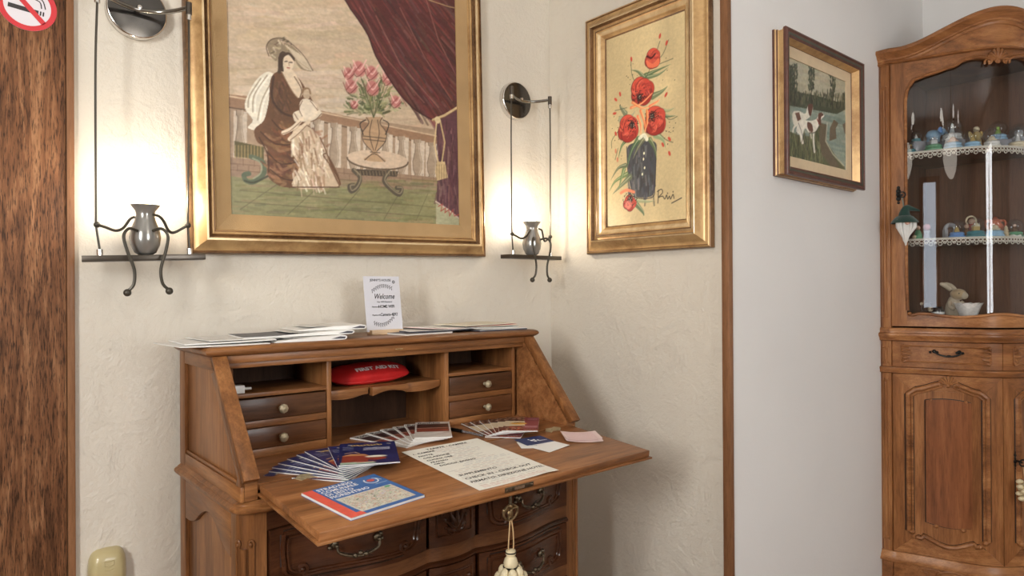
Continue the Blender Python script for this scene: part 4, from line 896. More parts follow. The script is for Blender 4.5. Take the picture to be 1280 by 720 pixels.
# ------------------------------------------------------------------ key with tassel of cream pods, hanging at the flap
kx, ky, kz = dpt(.5035, -.735, .757)
kt = empty('key_with_tassel', (kx, ky, kz), 'brass key with cord and cluster of cream pods under the desk flap', 'key')
brassk = plain('key brass', (.22, .15, .075), .38, .85, bump=.4, bscale=300, var=.35, vs=150)
MB().tube([(0, 0, .0), (0, 0, -.030)], .0038, 8).build('key_shaft', brassd, kt)
bw = MB()
for s_ in (-1, 1):
    bw.tube([(s_*(.010+.010*math.cos(t)), 0, -.046+.011*math.sin(t)) for t in lsp(-.4, 4.4, 14)], .0030, 7); bw.tube(spline([(0, 0, -.026), (s_*.012, 0, -.030), (s_*.021, 0, -.040), (s_*.014, 0, -.056), (0, 0, -.062)], 4), .0026, 7); bw.ball((s_*.019, 0, -.036), .0042, 8, 6)
bw.ball((0, 0, -.046), .008, 10, 8, sq=(1, .5, 1.1)); bw.ball((0, 0, -.030), .0055, 10, 6)
bw.build('key_bow', brassk, kt)
cordm = plain('tan cord', (.55, .36, .18), .7)
for s_ in (-1, 1): MB().tube(spline([(s_*.002, -.001, -.060), (s_*.006, -.002, -.090), (s_*.0075, -.001, -.124), (s_*.003, 0, -.132)], 4), .0016, 6).build('cord', cordm, kt)
podm = plain('cream pod', (.66, .56, .36), .5, bump=.5, bscale=90, var=.16, vs=60)
MB().lathe([(.002, -.126), (.011, -.129), (.012, -.137), (.009, -.142), (.014, -.148), (.017, -.158), (.015, -.166)], n=16, cap=False).build('pod_cap', podm, kt)
MB().tube([(.0115*math.cos(a), .0115*math.sin(a), -.134) for a in lsp(0, 2*PI, 17)[:-1]], .0015, 5, closed=True).build('dark_binding', iron, kt)
MB().tube([(.0165*math.cos(a), .0165*math.sin(a), -.166) for a in lsp(0, 2*PI, 17)[:-1]], .0018, 5, closed=True).build('dark_binding', iron, kt)
prd = random.Random(4)
for ring, (rad, z, n) in enumerate(((.020, -.178, 6), (.030, -.194, 8), (.028, -.215, 8), (.031, -.236, 8), (.022, -.254, 6))):
    for i in range(n):
        a = 2*PI*i/n+ring*.4+prd.uniform(-.12, .12); e = Matrix.Rotation(prd.uniform(-.5, .5), 3, 'Y')
        m = MB().ball((0, 0, 0), .0125, 10, 8, sq=(.85, .8, 1.12), rot=e).build('pod', podm, kt); m.location = (rad*math.cos(a), rad*math.sin(a), z)

# ------------------------------------------------------------------ lettering and paper goods
DG = bpy.context.evaluated_depsgraph_get
def text(body, size, mat, parent, name='lettering', loc=(0, 0, 0), rot=(0, 0, 0), align='LEFT', sx=1, shear=0, bold=0, warp=None, ex=.00008):
    cu = bpy.data.curves.new(name, 'FONT'); cu.body = body; cu.size = size; cu.align_x = align; cu.extrude = ex; cu.shear = shear; cu.resolution_u = 2; cu.offset = bold
    to = bpy.data.objects.new('tmp', cu); COL.objects.link(to); bpy.context.view_layer.update()
    me = bpy.data.meshes.new_from_object(to.evaluated_get(bpy.context.evaluated_depsgraph_get())); bpy.data.objects.remove(to); bpy.data.curves.remove(cu)
    me.name = name; me.transform(Matrix.Diagonal((sx, 1, 1, 1)))
    if warp:
        for v_ in me.vertices: v_.co = warp(v_.co)
    me.materials.clear(); me.materials.append(mat); o = bpy.data.objects.new(name, me); link(o, parent); o.location = loc; o.rotation_euler = rot; return o
def sheet_surf(z0=.0, bend=None):
    def f(co):
        if bend is not None: co[:, 2] += bend(co[:, 0], co[:, 1])
        return co
    return f
ordn = ['topmost', 'second', 'third', 'fourth', 'fifth', 'sixth', 'seventh', 'eighth', 'lowest']
FT = math.atan(.0817)
def flap_z(x, y): return FZ(y) if y < -.467 else .8059
def flat_item(name, x, y, rz, label, cat, group=None, lift=.0):
    """empty lying on the open flap or the interior floor; x, y in desk coordinates"""
    on = y < -.467
    w_ = dpt(x, y, flap_z(x, y)+.0003+lift); o = bpy.data.objects.new(name, None); COL.objects.link(o); o.empty_display_size = .02; o.location = w_
    o.rotation_euler = (Matrix.Rotation(DROT, 3, 'Z') @ (Matrix.Rotation(FT, 3, 'X') if on else Matrix.Identity(3)) @ Matrix.Rotation(rz, 3, 'Z')).to_euler()
    return tagg(o, label, cat, group)
def booklet_parts(root, w_, h_, t, cover, page=None, cov_mat=None, spine=None):
    pg = MB().box(0, w_, 0, h_, .0004, t-.0004).build('pages', page or pagem, root, smooth=0)
    MB().box(-.0004, w_, -.0003, h_+.0003, 0, .0004).build('back_cover', cov_mat or paperm, root, smooth=0)
    if cover: cover.plane('cover', printm, root, depth=t, xz=False)
# navy magazines fanned at the left
def navy_cover():
    K = Canvas(.136, .20, 90, (26, 36, 92), None, 2); m = lambda x, y: (x*.136, y*.20)
    K.noise(.12, 20, 20)
    for i in range(9): K.blob(m(.24+.06*i, .865+.01*math.sin(i*2)), 4, 4.5, (226, 186, 96), .95); K.line([m(.22+.06*i, .90), m(.25+.06*i, .84)], 1.5, (40, 40, 80), .8)
    for x in (.16, .86): K.line([m(x, .90), m(x+.05, .89)], 3, (230, 220, 190))
    K.line([m(.44, .945), m(.64, .945)], 1.5, (196, 110, 120)); K.line([m(.36, .80), m(.72, .80)], 1, (190, 190, 210), .8)
    for y in (.72, .685, .655, .62): K.scrib(.136*.42, .20*y, .136*.46, .003, (226, 226, 232), 1.2, .9)
    for y in (.80, .74, .68): K.line([m(.06, y), m(.24, y)], 1.6, (210, 210, 224), .8)
    K.poly([m(.02, .02), m(.62, .02), m(.55, .10), m(.02, .10)], (170, 190, 170))
    K.poly([m(.04, .10), m(.06, .40), m(.20, .47), m(.42, .44), m(.50, .36), m(.48, .10)], (150, 62, 48)); K.poly([m(.05, .38), m(.20, .47), m(.44, .43), m(.50, .36)], (198, 140, 92))
    K.line([m(.10, .50), m(.26, .55), m(.34, .48)], 2.5, (206, 160, 110))
    K.blob(m(.62, .22), 18, 11, (148, 58, 44)); K.blob(m(.62, .31), 19, 7, (226, 220, 200)); K.blob(m(.60, .32), 12, 4, (246, 242, 226)); K.line([m(.3, .08), m(.6, .10)], 2, (190, 60, 56))
    return K
NC = navy_cover(); grp = 'navy magazines fanned on the flap'
rots = [-27, -19, -2, 6, 14, 21, 28, 34, 40]; proto = None
for i in range(8, -1, -1):
    k = 8-i; bx = .197+.003*math.sin(k*1.7); by = -.553+.0065*k
    lab = 'navy blue magazine, %s of the fan at the left of the flap' % (ordn[i] if i in (0, 8) else ordn[i]+' from the top')
    if proto is None:
        r_ = flat_item('magazine', bx, by, R(rots[i]), lab, 'magazine', grp, 0); booklet_parts(r_, .136, .20, .0028, NC, cov_mat=navy); proto = r_
    else:
        r_ = copy_tree(proto); r_['label'] = lab
    w_ = dpt(bx, by, FZ(-.467)+.0006+.0030*k-.0065); r_.location = w_; r_.rotation_euler = (R(1.2), 0, DROT+R(rots[i]))
# exhibition brochures with rust stripes
def rust_cover():
    K = Canvas(.10, .21, 80, (214, 206, 198), None, 3); m = lambda x, y: (x*.10, y*.21)
    K.poly([m(.05, .34), m(.95, .34), m(.95, .86), m(.05, .86)], (96, 48, 42)); K.noise(.1, 10, 4)
    K.poly([m(.05, .60), m(.95, .60), m(.95, .86), m(.05, .86)], (66, 40, 40)); K.poly([m(.05, .55), m(.95, .57), m(.95, .60), m(.05, .585)], (196, 140, 118)); K.poly([m(.05, .36), m(.95, .36), m(.95, .50), m(.05, .52)], (146, 66, 50)); K.line([m(.8, .28), m(.93, .28)], 1.4, (30, 26, 26))
    return K
RC = rust_cover(); grp = 'rust striped brochures fanned on the desk'
rots = [-33, -25, -17, -8, 3, 16]; proto = None; names_r = ['topmost', 'second from the top', 'third from the top', 'fourth from the top', 'second lowest', 'lowest']
for i in range(5, -1, -1):
    k = 5-i; bx = .448+.008*k; by = -.384+.005*k
    lab = 'white bordered brochure with rust bands, %s of its fan' % names_r[i]
    if proto is None:
        r_ = flat_item('brochure', bx, by, R(rots[i]), lab, 'brochure', grp); booklet_parts(r_, .10, .21, .0028, RC); proto = r_
        text('Rothko', .022, inkm, r_, loc=(.006, .1855, .0030), bold=.0005)
    else: r_ = copy_tree(proto); r_['label'] = lab
    r_.location = dpt(bx, by, .8062+.0029*k); r_.rotation_euler = (0, 0, DROT+R(rots[i]))
# menu flyers
def menu_cover():
    K = Canvas(.10, .195, 80, (222, 206, 176), None, 6); m = lambda x, y: (x*.10, y*.195)
    K.poly([m(0, .72), m(1, .70), m(1, 1), m(0, 1)], (70, 34, 26)); r = K.r
    for i in range(60): K.blob(m(r.uniform(0, 1), r.uniform(.74, 1)), r.uniform(2, 6), r.uniform(2, 4), [(196, 150, 120), (150, 60, 44), (40, 24, 20), (226, 190, 160), (120, 70, 40)][r.randint(5)], .8)
    K.poly([m(.62, .30), m(1, .30), m(1, 1), m(.55, 1)], (128, 40, 58), .85)
    for y in (.92, .88, .84, .80): K.line([m(.66, y), m(.94, y)], 2, (200, 170, 190), .8)
    K.blob(m(.42, .52), 22, 14, (226, 168, 64)); K.scrib(.028, .21*.50, .030, .010, (90, 54, 24), 2)
    K.poly([m(0, .0), m(1, .0), m(1, .28), m(.6, .36), m(.1, .30), m(0, .34)], (120, 52, 38))
    for i in range(40): K.blob(m(r.uniform(.02, .6), r.uniform(.02, .28)), r.uniform(2, 6), r.uniform(2, 4), [(206, 80, 50), (236, 220, 196), (60, 50, 36), (220, 120, 70)][r.randint(4)], .85)
    K.poly([m(.55, .0), m(1, .0), m(1, .42), m(.62, .40)], (134, 34, 54)); 
    for y in (.34, .29, .24): K.line([m(.62, y), m(.96, y)], 3, (226, 190, 196))
    for i in range(5): K.blob(m(.62+.08*i, .10), 3, 3, (150, 170, 130)); K.blob(m(.66+.08*i, .05), 2.5, 2.5, (210, 120, 100))
    return K
MC = menu_cover(); grp = 'menu flyers fanned by the right drawers'
rots = [-44, -38, -32, -26, -20, -14, -50]; proto = None; nm = ['topmost', 'second from the top', 'third from the top', 'middle', 'fifth from the top', 'second lowest', 'lowest']
for i in range(6, -1, -1):
    k = 6-i; bx = .716-.006*i; by = -.448+.005*i
    lab = 'colourful menu flyer, %s of the fan by the right drawers' % nm[i]
    if proto is None: r_ = flat_item('flyer', bx, by, R(rots[i]), lab, 'flyer', grp); booklet_parts(r_, .10, .195, .0024, MC); proto = r_
    else: r_ = copy_tree(proto); r_['label'] = lab
    r_.location = dpt(bx, by, .8062+.0027*k); r_.rotation_euler = (0, 0, DROT+R(rots[i]))
# pen on the flyers
pn = flat_item('pen', .665, -.300, 0, 'black and clear ballpoint pen lying beside the menu flyers', 'pen'); pn.rotation_euler = (0, 0, DROT)
pn.location = dpt(.659, -.288, .8062+.0055)
clearp = plain('clear pen barrel', (.32, .31, .32), .15, trans=.6)
MB().tube([(0, 0, 0), (.006, -.046, .0)], .0052, 10).build('pen_cap', iron, pn); MB().tube([(.006, -.046, 0), (.0165, -.125, -.001)], .0036, 10).build('barrel', clearp, pn); MB().tube([(-.005, 0, .004), (-.001, -.034, .006)], .0014, 6).build('clip', iron, pn)
# street map
mw, mh = .182, .172
mpk = flat_item('street_map', .1085, -.7375, R(8), 'blue and red folded street map lying at the front left of the flap', 'map')
K = Canvas(mw, mh, 150, (58, 106, 172), None, 8); m = lambda x, y: (x*mw, y*mh); r = K.r
K.poly([m(0, 0), m(.13, 0), m(.13, 1), m(0, 1)], (232, 96, 78)); K.poly([m(.0, 0), m(.20, 0), m(.20, .10), m(0, .10)], (232, 96, 78))
K.poly([m(.19, .07), m(.93, .07), m(.93, .56), m(.17, .56)], (214, 210, 196)); K.noise(.04, 6, 6)
for i in range(900):
    x, y = r.uniform(.20, .91), r.uniform(.09, .54); K.line([m(x, y), m(x+r.uniform(-.03, .03), y+r.uniform(-.03, .03))], .8, [(214, 150, 120), (150, 170, 130), (170, 160, 150), (200, 180, 190), (196, 120, 90), (120, 140, 110)][r.randint(6)], .7)
for i in range(16): K.blob(m(r.uniform(.24, .9), r.uniform(.12, .5)), r.uniform(2, 5), r.uniform(2, 4), [(206, 196, 214), (180, 200, 160), (236, 226, 200)][r.randint(3)], .7)
for i in range(14): K.blob(m(r.uniform(.24, .9), r.uniform(.12, .5)), 1.6, 1.6, (70, 110, 80), .9)
K.blob(m(.86, .53), 7, 4, (80, 170, 120)); K.line([m(.17, .56), m(.93, .56)], 1.2, (230, 230, 226))
K.blob(m(.83, .83), 9, 7, (214, 80, 66)); K.line([m(.83+.085*math.cos(a), .82+.09*math.sin(a)) for a in lsp(2.4, 6.6, 20)], 2.6, (232, 236, 240)); K.line([m(.88, .88), m(.93, .85), m(.95, .78)], 2, (220, 230, 240)); K.line([m(.80, .68), m(.97, .69)], 1.4, (210, 226, 240), .9)
mb = MB().box(0, mw, 0, mh, .0004, .0048); mb.build('folded_paper', pagem, mpk, smooth=0); MB().box(-.001, mw+.001, -.001, mh, 0, .0004).build('back_cover', plain('map blue', (.05, .14, .42), .4), mpk, smooth=0)
K.plane('cover', printm, mpk, depth=.0050, xz=False)
for i, s_ in enumerate(('STRADARIO', 'COMUNALE', 'DI SESTO', 'FIORENTINO')): text(s_, .0175, whitep, mpk, loc=(.028, mh*.895-i*.0165, .0052), sx=.92, bold=.0002)
# handwritten notice
sw_, sh_ = .240, .322
nt_ = flat_item('handwritten_sheet', .4075, -.7455, 0, 'large white handwritten sheet on the middle of the flap', 'paper')
K = Canvas(sw_, sh_, 260, (216, 214, 204), None, 12); r = K.r
def row(y, x0, x1, h, c, lw, al=1):
    x = x0
    while x < x1: L = r.uniform(.012, .030); K.scrib(x, y+r.uniform(-.0008, .0008), min(L, x1-x), h, c, lw, al); x += L+.007
y = .295
for i in range(30):
    row(y-i*.0094, .012+(.055 if i < 17 else .0)+r.uniform(0, .02), r.uniform(.15, .228), .0034, [(120, 118, 124), (150, 110, 104), (110, 120, 140)][r.randint(3)], .8, .55)
for i in range(4): row(.020-i*.004, .02, .21, .002, (190, 130, 120), .8, .5)
K.plane('sheet', paint_mat('handwritten paper', .7, 0), nt_, gain=1.15, depth=.0006, xz=False, surf=lambda co: (co.__setitem__((slice(None), 2), co[:, 2]+.0035*np.clip((.05-co[:, 1])/.05, 0, 1)*np.clip(1-np.abs(co[:, 0]-.2)/.1, 0, 1)) or co))
hw = lambda s_, x, y, sz, sx=1.15: text(s_, sz, inkm, nt_, 'handwriting', loc=(x, y, .0009), rot=(0, 0, rr.uniform(-.012, .012)), sx=sx, shear=.15, bold=.0002)
for s_, x, y, sz in (('TARIFFE - CAMERE', .062, .300, .0135), ('1. CAMERE', .010, .283, .012), ('NOTTE', .014, .262, .011), ('COLAZIONE', .016, .244, .012), ('CUCINA ORE', .014, .225, .011), ('PRANZO', .014, .208, .011), ('CENA', .014, .194, .010), ('DOCCIA BAGNO', .020, .178, .012), ('SUPPLEMENTO', .018, .096, .0145), ('CHECK IN - CHECK OUT', .016, .070, .0155), ('FIRMATO: DIREZIONE HOTEL', .014, .046, .0145)): hw(s_, x, y, sz)
# cards
cdp = flat_item('business_card', .7165, -.5545, R(-4), 'navy blue business card with white emblem on the flap', 'card', lift=.0022)
MB().box(0, .092, 0, .060, 0, .0005).build('card', navy, cdp, smooth=0); e = MB()
for (x, y, a) in ((.040, .032, 5), (.050, .036, 4), (.046, .024, 4.5), (.058, .028, 3.5), (.036, .042, 3)): e.lathe([(.001, 0), (a*.001, 0), (a*.001, .0002), (.001, .0003)], (x, y, .0005), 8)
e.box(.056, .084, .020, .0222, .0005, .0007).build('emblem', whitep, cdp, smooth=0)
for i, (x, y, a, nm_) in enumerate(((.690, -.560, -28, 'white card with thin grey line under the navy card'), (.728, -.628, 12, 'blank white card nearest the front among the small cards'))):
    c_ = flat_item('paper_card', x, y, R(a), nm_, 'card', lift=.0004+.0008*i); MB().box(0, .095, 0, .058, 0, .0005).build('card', paperm, c_, smooth=0)
    if i == 0: MB().tube([(.02, .03, .0006), (.05, .02, .0006), (.07, .03, .0006)], .0004, 4).build('printed_line', greyink, c_)
for i, (x, y, a) in enumerate(((.835, -.582, -34), (.845, -.572, -31))):
    c_ = flat_item('receipt', x, y, R(a), ['pale pink slip, lower of the two at the flap right end', 'pale pink slip, upper of the two at the flap right end'][i], 'paper', lift=.0004+.002*i)
    K = Canvas(.105, .078, 70, (226, 202, 198), None, 20+i)
    for k in range(9): K.scrib(.008, .008+.0075*k, .085, .003, (196, 140, 150), .8, .6)
    K.plane('slip', paint_mat('pink slip', .7, 0), c_, depth=.0004, xz=False, surf=lambda co: (co.__setitem__((slice(None), 2), co[:, 2]+.004*((co[:, 0]-.05)/.05)**2) or co))
# first-aid pouch on the middle shelf
kit = empty('first_aid_pouch', dpt(.478, -.118, .9482), 'red nylon first aid pouch lying on the middle shelf of the desk', 'pouch', rz=R(-3))
A_, B_, T_ = .125, .062, .024
def ph(x, y):
    u, v_ = abs(x)/A_, abs(y)/B_
    return T_*max(0, (1-min(1, u)**2.6))**.55*max(0, (1-min(1, v_)**2.4))**.6
nx_, ny_ = 36, 18; v = []; f = []; prr = random.Random(3)
def pk(x, y): return x*(1-.10*(abs(y)/B_)**2)+0, y*(1-.28*(abs(x)/A_)**3)
for sgn in (1, -1):
    for j in range(ny_):
        for i in range(nx_):
            x = -A_+2*A_*i/(nx_-1); y = -B_+2*B_*j/(ny_-1); z = ph(x, y)*(1+.10*math.sin(x*90+y*60)*(abs(y)/B_)); X_, Y_ = pk(x, y); v.append((X_, Y_, T_+.001+sgn*z))
n0 = nx_*ny_
for s_ in (0, 1):
    for j in range(ny_-1):
        for i in range(nx_-1): a = s_*n0+j*nx_+i; f.append((a, a+1, a+nx_+1, a+nx_))
bdy = [i for i in range(nx_)]+[j*nx_+nx_-1 for j in range(1, ny_)]+[(ny_-1)*nx_+i for i in range(nx_-2, -1, -1)]+[j*nx_ for j in range(ny_-2, 0, -1)]
for a, b in zip(bdy, bdy[1:]+bdy[:1]): f.append((a, b, b+n0, a+n0))
kb_ = mesh_obj('pouch', v, f, redcloth, kit, smooth=180)
kb_.rotation_euler = (R(14), R(-2), 0); kb_.location = (0, 0, .004)
def kw(co): return Vector((co.x, co.y, T_+.0012+ph(*[co.x/(1-.10*(abs(co.y)/B_)**2), co.y/(1-.28*(abs(co.x)/A_)**3)])*(1+.10*abs(co.y)/B_)+co.z+.0022))
tx = text('FIRST AID KIT', .0225, whitep, kb_, loc=(0, 0, 0), align='LEFT', bold=.0012, warp=lambda c_: kw(Vector((c_.x-.052, c_.y-.036, 0))))
# white plug on the left shelf
pg_ = empty('plug_adapter', dpt(.086, -.205, .9665), 'white plastic plug adapter on the left upper shelf of the desk', 'adapter')
wpl = plain('white plastic', (.72, .72, .70), .35, var=.02)
MB().box(-.024, .006, -.014, .014, 0, .020).box(-.030, -.0242, -.006, .006, .004, .034).build('body', wpl, pg_, bevel=.002); MB().tube([(.006, -.004, .010), (.024, -.004, .010)], .0032, 8).tube([(.006, .005, .010), (.022, .005, .010)], .0022, 8).build('prongs', wpl, pg_)
# things on the top of the desk
ZT = 1.0872
def paper_stack(name, x0, x1, y0, y1, z, t, rz, label, cat, mat_, dark=None, curl=0, group=None, curlx=None, n=1):
    r_ = empty(name, dpt((x0+x1)/2, (y0+y1)/2, z), label, cat, group, rz=DROT+rz); W_, D_ = (x1-x0)/2, (y1-y0)/2
    def sf(o, th):
        v = []; nn = 14
        for i in range(nn):
            x = -W_+2*W_*i/(nn-1); zz = o+(curl*((i/(nn-1)) if curlx is None else (1-i/(nn-1)))**3); 
            for y in (-D_, D_): v += [(x, y, zz), (x, y, zz+th)]
        f = []
        for i in range(nn-1):
            a = i*4; f += [(a, a+4, a+5, a+1), (a+2, a+3, a+7, a+6), (a+1, a+5, a+7, a+3), (a, a+2, a+6, a+4)]
        return v, f+[(0, 1, 3, 2), tuple((nn-1)*4+q for q in (0, 2, 3, 1))]
    v, f = sf(0, t*.78); mesh_obj('pages', v, f, mat_, r_, smooth=0)
    v, f = sf(t*.8, t*.2); mesh_obj('cover', v, f, dark or mat_, r_, smooth=0); return r_
g = 'papers and magazines lying on the desk top'
paper_stack('folded_paper', -.075, .135, -.262, -.08, ZT, .0022, R(4), 'white folded paper overhanging the left end of the desk top', 'paper', paperm, curl=.003, curlx=1)
paper_stack('folded_paper', -.045, .165, -.24, -.06, ZT+.0055, .0025, R(-3), 'white folded paper at the left of the desk top, middle of its pile', 'paper', paperm, curl=.002)
paper_stack('folded_paper', .005, .205, -.22, -.04, ZT+.0105, .002, R(2), 'white folded paper at the left of the desk top, topmost of its pile', 'paper', pagem)
paper_stack('magazine', .10, .235, -.215, -.05, ZT+.0125, .003, R(-6), 'dark covered magazine between the white papers and curled newspapers on the desk', 'magazine', paperm, dkpaper, curl=.004)
def roll_mag(x0, x1, y0, y1, z, label, rz=0, tt=.0065):
    """folded newspaper whose right fold bulges open"""
    r_ = empty('newspaper', dpt((x0+x1)/2, (y0+y1)/2, z), label, 'newspaper', g, rz=DROT+rz); W_, D_ = (x1-x0)/2, (y1-y0)/2
    top_ = [(-W_, .001), (-W_*.8, .004), (0, .009), (W_*.7, .0115), (W_*.9, .012)]; lp_ = [(W_, .008), (W_*.97, .002), (W_*.85, .0)]
    c_ = spline([(-W_, 0)]+top_+lp_+[(W_*.3, 0.0), (-W_, 0)], 4)[:-1]
    MB().prism([(a*1, b*tt/.0065) for a, b in c_], 'y', -D_, D_).build('folded_sheets', paperm, r_, smooth=50)
    MB().prism([(W_*.55, .0035*tt/.0065), (W_*.8, .009*tt/.0065), (W_*.97, .0075*tt/.0065), (W_*.93, .0025*tt/.0065)], 'y', -D_-.0006, -D_+.002).build('dark_inner_pages', dkpaper, r_, smooth=0)
    MB().box(-W_*.7, W_*.4, -D_*.8, D_*.8, .0095*tt/.0065, .0103*tt/.0065).build('printed_panel', greyink if False else pagem, r_)
roll_mag(.165, .355, -.245, -.07, ZT, 'curled folded newspaper on the desk top, lowest of its three', R(-5))
roll_mag(.185, .385, -.225, -.05, ZT+.0125, 'curled folded newspaper on the desk top, middle of its three', R(-3), .006)
roll_mag(.245, .435, -.205, -.04, ZT+.0235, 'curled folded newspaper on the desk top, topmost of its three', R(-7), .0065)
paper_stack('magazine', .53, .70, -.235, -.07, ZT, .005, R(5), 'grey magazine to the right of the welcome card, lowest of its pair', 'magazine', pagem, dkpaper)
paper_stack('magazine', .57, .775, -.225, -.06, ZT+.0055, .0045, R(-4), 'pale grey magazine to the right of the welcome card, upper of its pair', 'magazine', dkpaper, pagem, curl=.002)
paper_stack('leaflet', .62, .80, -.21, -.05, ZT+.0105, .003, R(9), 'white leaflet with pink pages on the right half of the desk top', 'leaflet', pinkp, paperm, curl=.004, curlx=1)
paper_stack('magazine', .80, .985, -.255, -.08, ZT, .006, R(-3), 'dark magazine lowest in the pile at the desk top right end', 'magazine', dkpaper, paperm)
paper_stack('magazine', .775, .96, -.24, -.07, ZT+.0065, .005, R(6), 'navy and grey magazine, second from the bottom of the desk right end pile', 'magazine', pagem, dkpaper, curl=.003, curlx=1)
paper_stack('leaflet', .79, .965, -.23, -.07, ZT+.0125, .003, R(-7), 'cream leaflet with red cover, third from the bottom of the right end pile', 'leaflet', creamp, plain('red leaflet edge', (.5, .06, .05), .5), curl=.003)
paper_stack('leaflet', .75, .955, -.225, -.06, ZT+.0175, .0025, R(3), 'yellowish leaflet topmost in the pile at the desk top right end', 'leaflet', creamp, creamp, curl=.002)
# welcome card on a beech block
wc = empty('welcome_card', dpt(.532, -.128, ZT), 'white welcome card standing in a pale wooden block on the desk', 'card', rz=DROT)
MB().box(-.052, .052, -.020, .012, 0, .0135).build('wooden_block', beech, wc, bevel=.001)
LEAN = R(-8); cd = bpy.data.objects.new('card', None)
cdm = MB().box(-.060, .060, -.0008, .0008, 0, .165).build('card', plain('cool white card', (.66, .66, .71), .5, var=.01), wc, smooth=0); cdm.location = (0, -.003, .008); cdm.rotation_euler = (LEAN, 0, 0)
def ct(s_, sz, x, z, sx=1, sh=.25, b_=.0001): return text(s_, sz, inkm, cdm, loc=(x, -.0012, z), rot=(PI/2, 0, 0), align='CENTER', sx=sx, shear=sh, bold=min(b_, .0002))
ct("JENNY'S HOUSE", .0100, -.004, .150, 1.0, 0); ct('Welcome', .0225, .004, .097, .78, .35, .0002); ct('Our WiFi Password', .0062, .004, .086); ct('Network:', .0065, -.026, .0715, sh=0); ct('HOME WIFI', .0125, .010, .070, .85, 0, .0004); ct('Password:', .0065, -.026, .047, sh=0); ct('Camera-4892', .0125, .016, .046, .85, .2, .0003)
for sgn, zc in ((1, .129), (-1, .026)):
    lf = MB(); gz = lambda t: zc+sgn*(.009*math.sin(PI*t))+(0 if sgn > 0 else .016*t**2)-(.008*(1-t)**2 if sgn > 0 else 0)
    for i in range(11):
        t = i/10; x = -.034+.066*t
        for q in (-1, 1): lf.ball((x, -.0011, gz(t)+q*.0036), .0032, 6, 5, sq=(.34, .1, 1), rot=Matrix.Rotation(q*.6+.5, 3, 'Y'))
    lf.tube([(-.034+.066*t, -.0011, gz(t)) for t in lsp(0, 1, 12)], .0005, 4)
    lf.build('leaf_garland', inkm, cdm)['kind'] = 'stuff'
MB().tube([(.040+.0035*math.cos(a), -.0010, .148+.0035*math.sin(a)) for a in lsp(0, 2*PI, 13)[:-1]], .0012, 4, closed=True).build('wifi_symbol', inkm, cdm)
# ------------------------------------------------------------------ corner display cabinet (local: x along the front, -y outwards from the corner)
cabz2 = wood('cabinet walnut stile', CD, CM, CL, 'z', rough=.33, seed=5.1)
cab = empty('corner_cabinet', (WS, WA, 0), 'tall walnut corner cabinet with arched cornice and curved glass door', 'cabinet', rz=-PI/4)
XC, HW = .022, .340
def G(x):
    u = max(-1, min(1, (x-XC)/HW)); return .375+.141*(.6*(1+math.cos(PI*u))/2+.4*(1-u*u))
XL_, XR_ = XC-HW, XC+HW
def cplan(z, off=0, n=40, fz=None):
    P = [(-.349, -.343, z)]
    for x in lsp(XL_, XR_, n): P.append((x, -G(x), z if fz is None else z+fz(x)))
    P += [(.366, -.371, z)]; return P
def csweep(name, z, prof, mat, fz=None, parent=cab):
    P = cplan(z, fz=fz)
    if fz: P[0] = (P[0][0], P[0][1], z+fz(XL_)); P[-1] = (P[-1][0], P[-1][1], z+fz(XR_))
    return MB().sweep(P, prof, plan_outs(P)).build(name, mat, parent, smooth=45)
def cslab(name, x0, x1, z0, z1, mat, t=.022, off=0, n=24, parent=cab, **k): return MB().slab(lsp(x0, x1, n), G, z0, z1, t, off).build(name, mat, parent, smooth=50, **k)
# side returns, back boards
MB().prism([(-.349, -.343), (XL_-.001, -.3745), (XL_+.012, -.362), (-.336, -.33)], 'z', .02, 2.125).build('corner_stile', cabz, cab, bevel=.001)
MB().prism([(XR_, -.375), (.3665, -.371), (.354, -.354), (XR_-.014, -.357)], 'z', .02, 2.125).build('corner_stile', cabz, cab)
c_ = MB()
def SP(t, z, o=.001): # point on left return face
    a = Vector((-.349, -.343)); b = Vector((XL_-.001, -.3745)); p = a.lerp(b, t); n_ = Vector(((b-a).y, -(b-a).x)).normalized()*o; return (p.x+n_.x, p.y+n_.y, z)
for z0, z1 in ((1.10, 2.03), (.915, .975), (.20, .845)):
    for t in (.28, .78): c_.tube([SP(t, z0), SP(t, z1)], .0024, 6)
    c_.tube([SP(.53, z0+.012, .0), SP(.53, z1-.012, .0)], .0052, 8)
    for z in (z0, z1):
        for t in (.34, .72): c_.ball(SP(t, z), .0048, 8, 6)
c_.build('stile_flutes', cabz, cab)
def backw(name, pts, z0, z1): MB().prism(pts, 'z', z0, z1).build(name, cab_in, cab, smooth=0)
backw('back_board', [(-.345, -.350), (0, -.006), (0, -.016), (-.337, -.352)], .02, 2.12); backw('back_board', [(.352, -.358), (0, -.006), (0, -.016), (.344, -.362)], .02, 2.12)
for z0, z1, mt in ((1.085, 1.100, cab_in), (2.105, 2.12, cab_in), (.86, .875, cab_in), (.14, .155, cab_in)):
    pts = [(0, -.018)]+[(x, -G(x)+.026) for x in lsp(XL_+.014, XR_-.014, 22)]
    MB().prism(pts, 'z', z0, z1).build('deck_board', mt, cab, smooth=0)
shp = [(0, -.020)]+[(x, -G(x)+.060) for x in lsp(XL_+.028, XR_-.028, 22)]
for z in (1.750, 1.398): MB().prism(shp, 'z', z, z+.014).build('shelf', cab_in, cab, smooth=0)
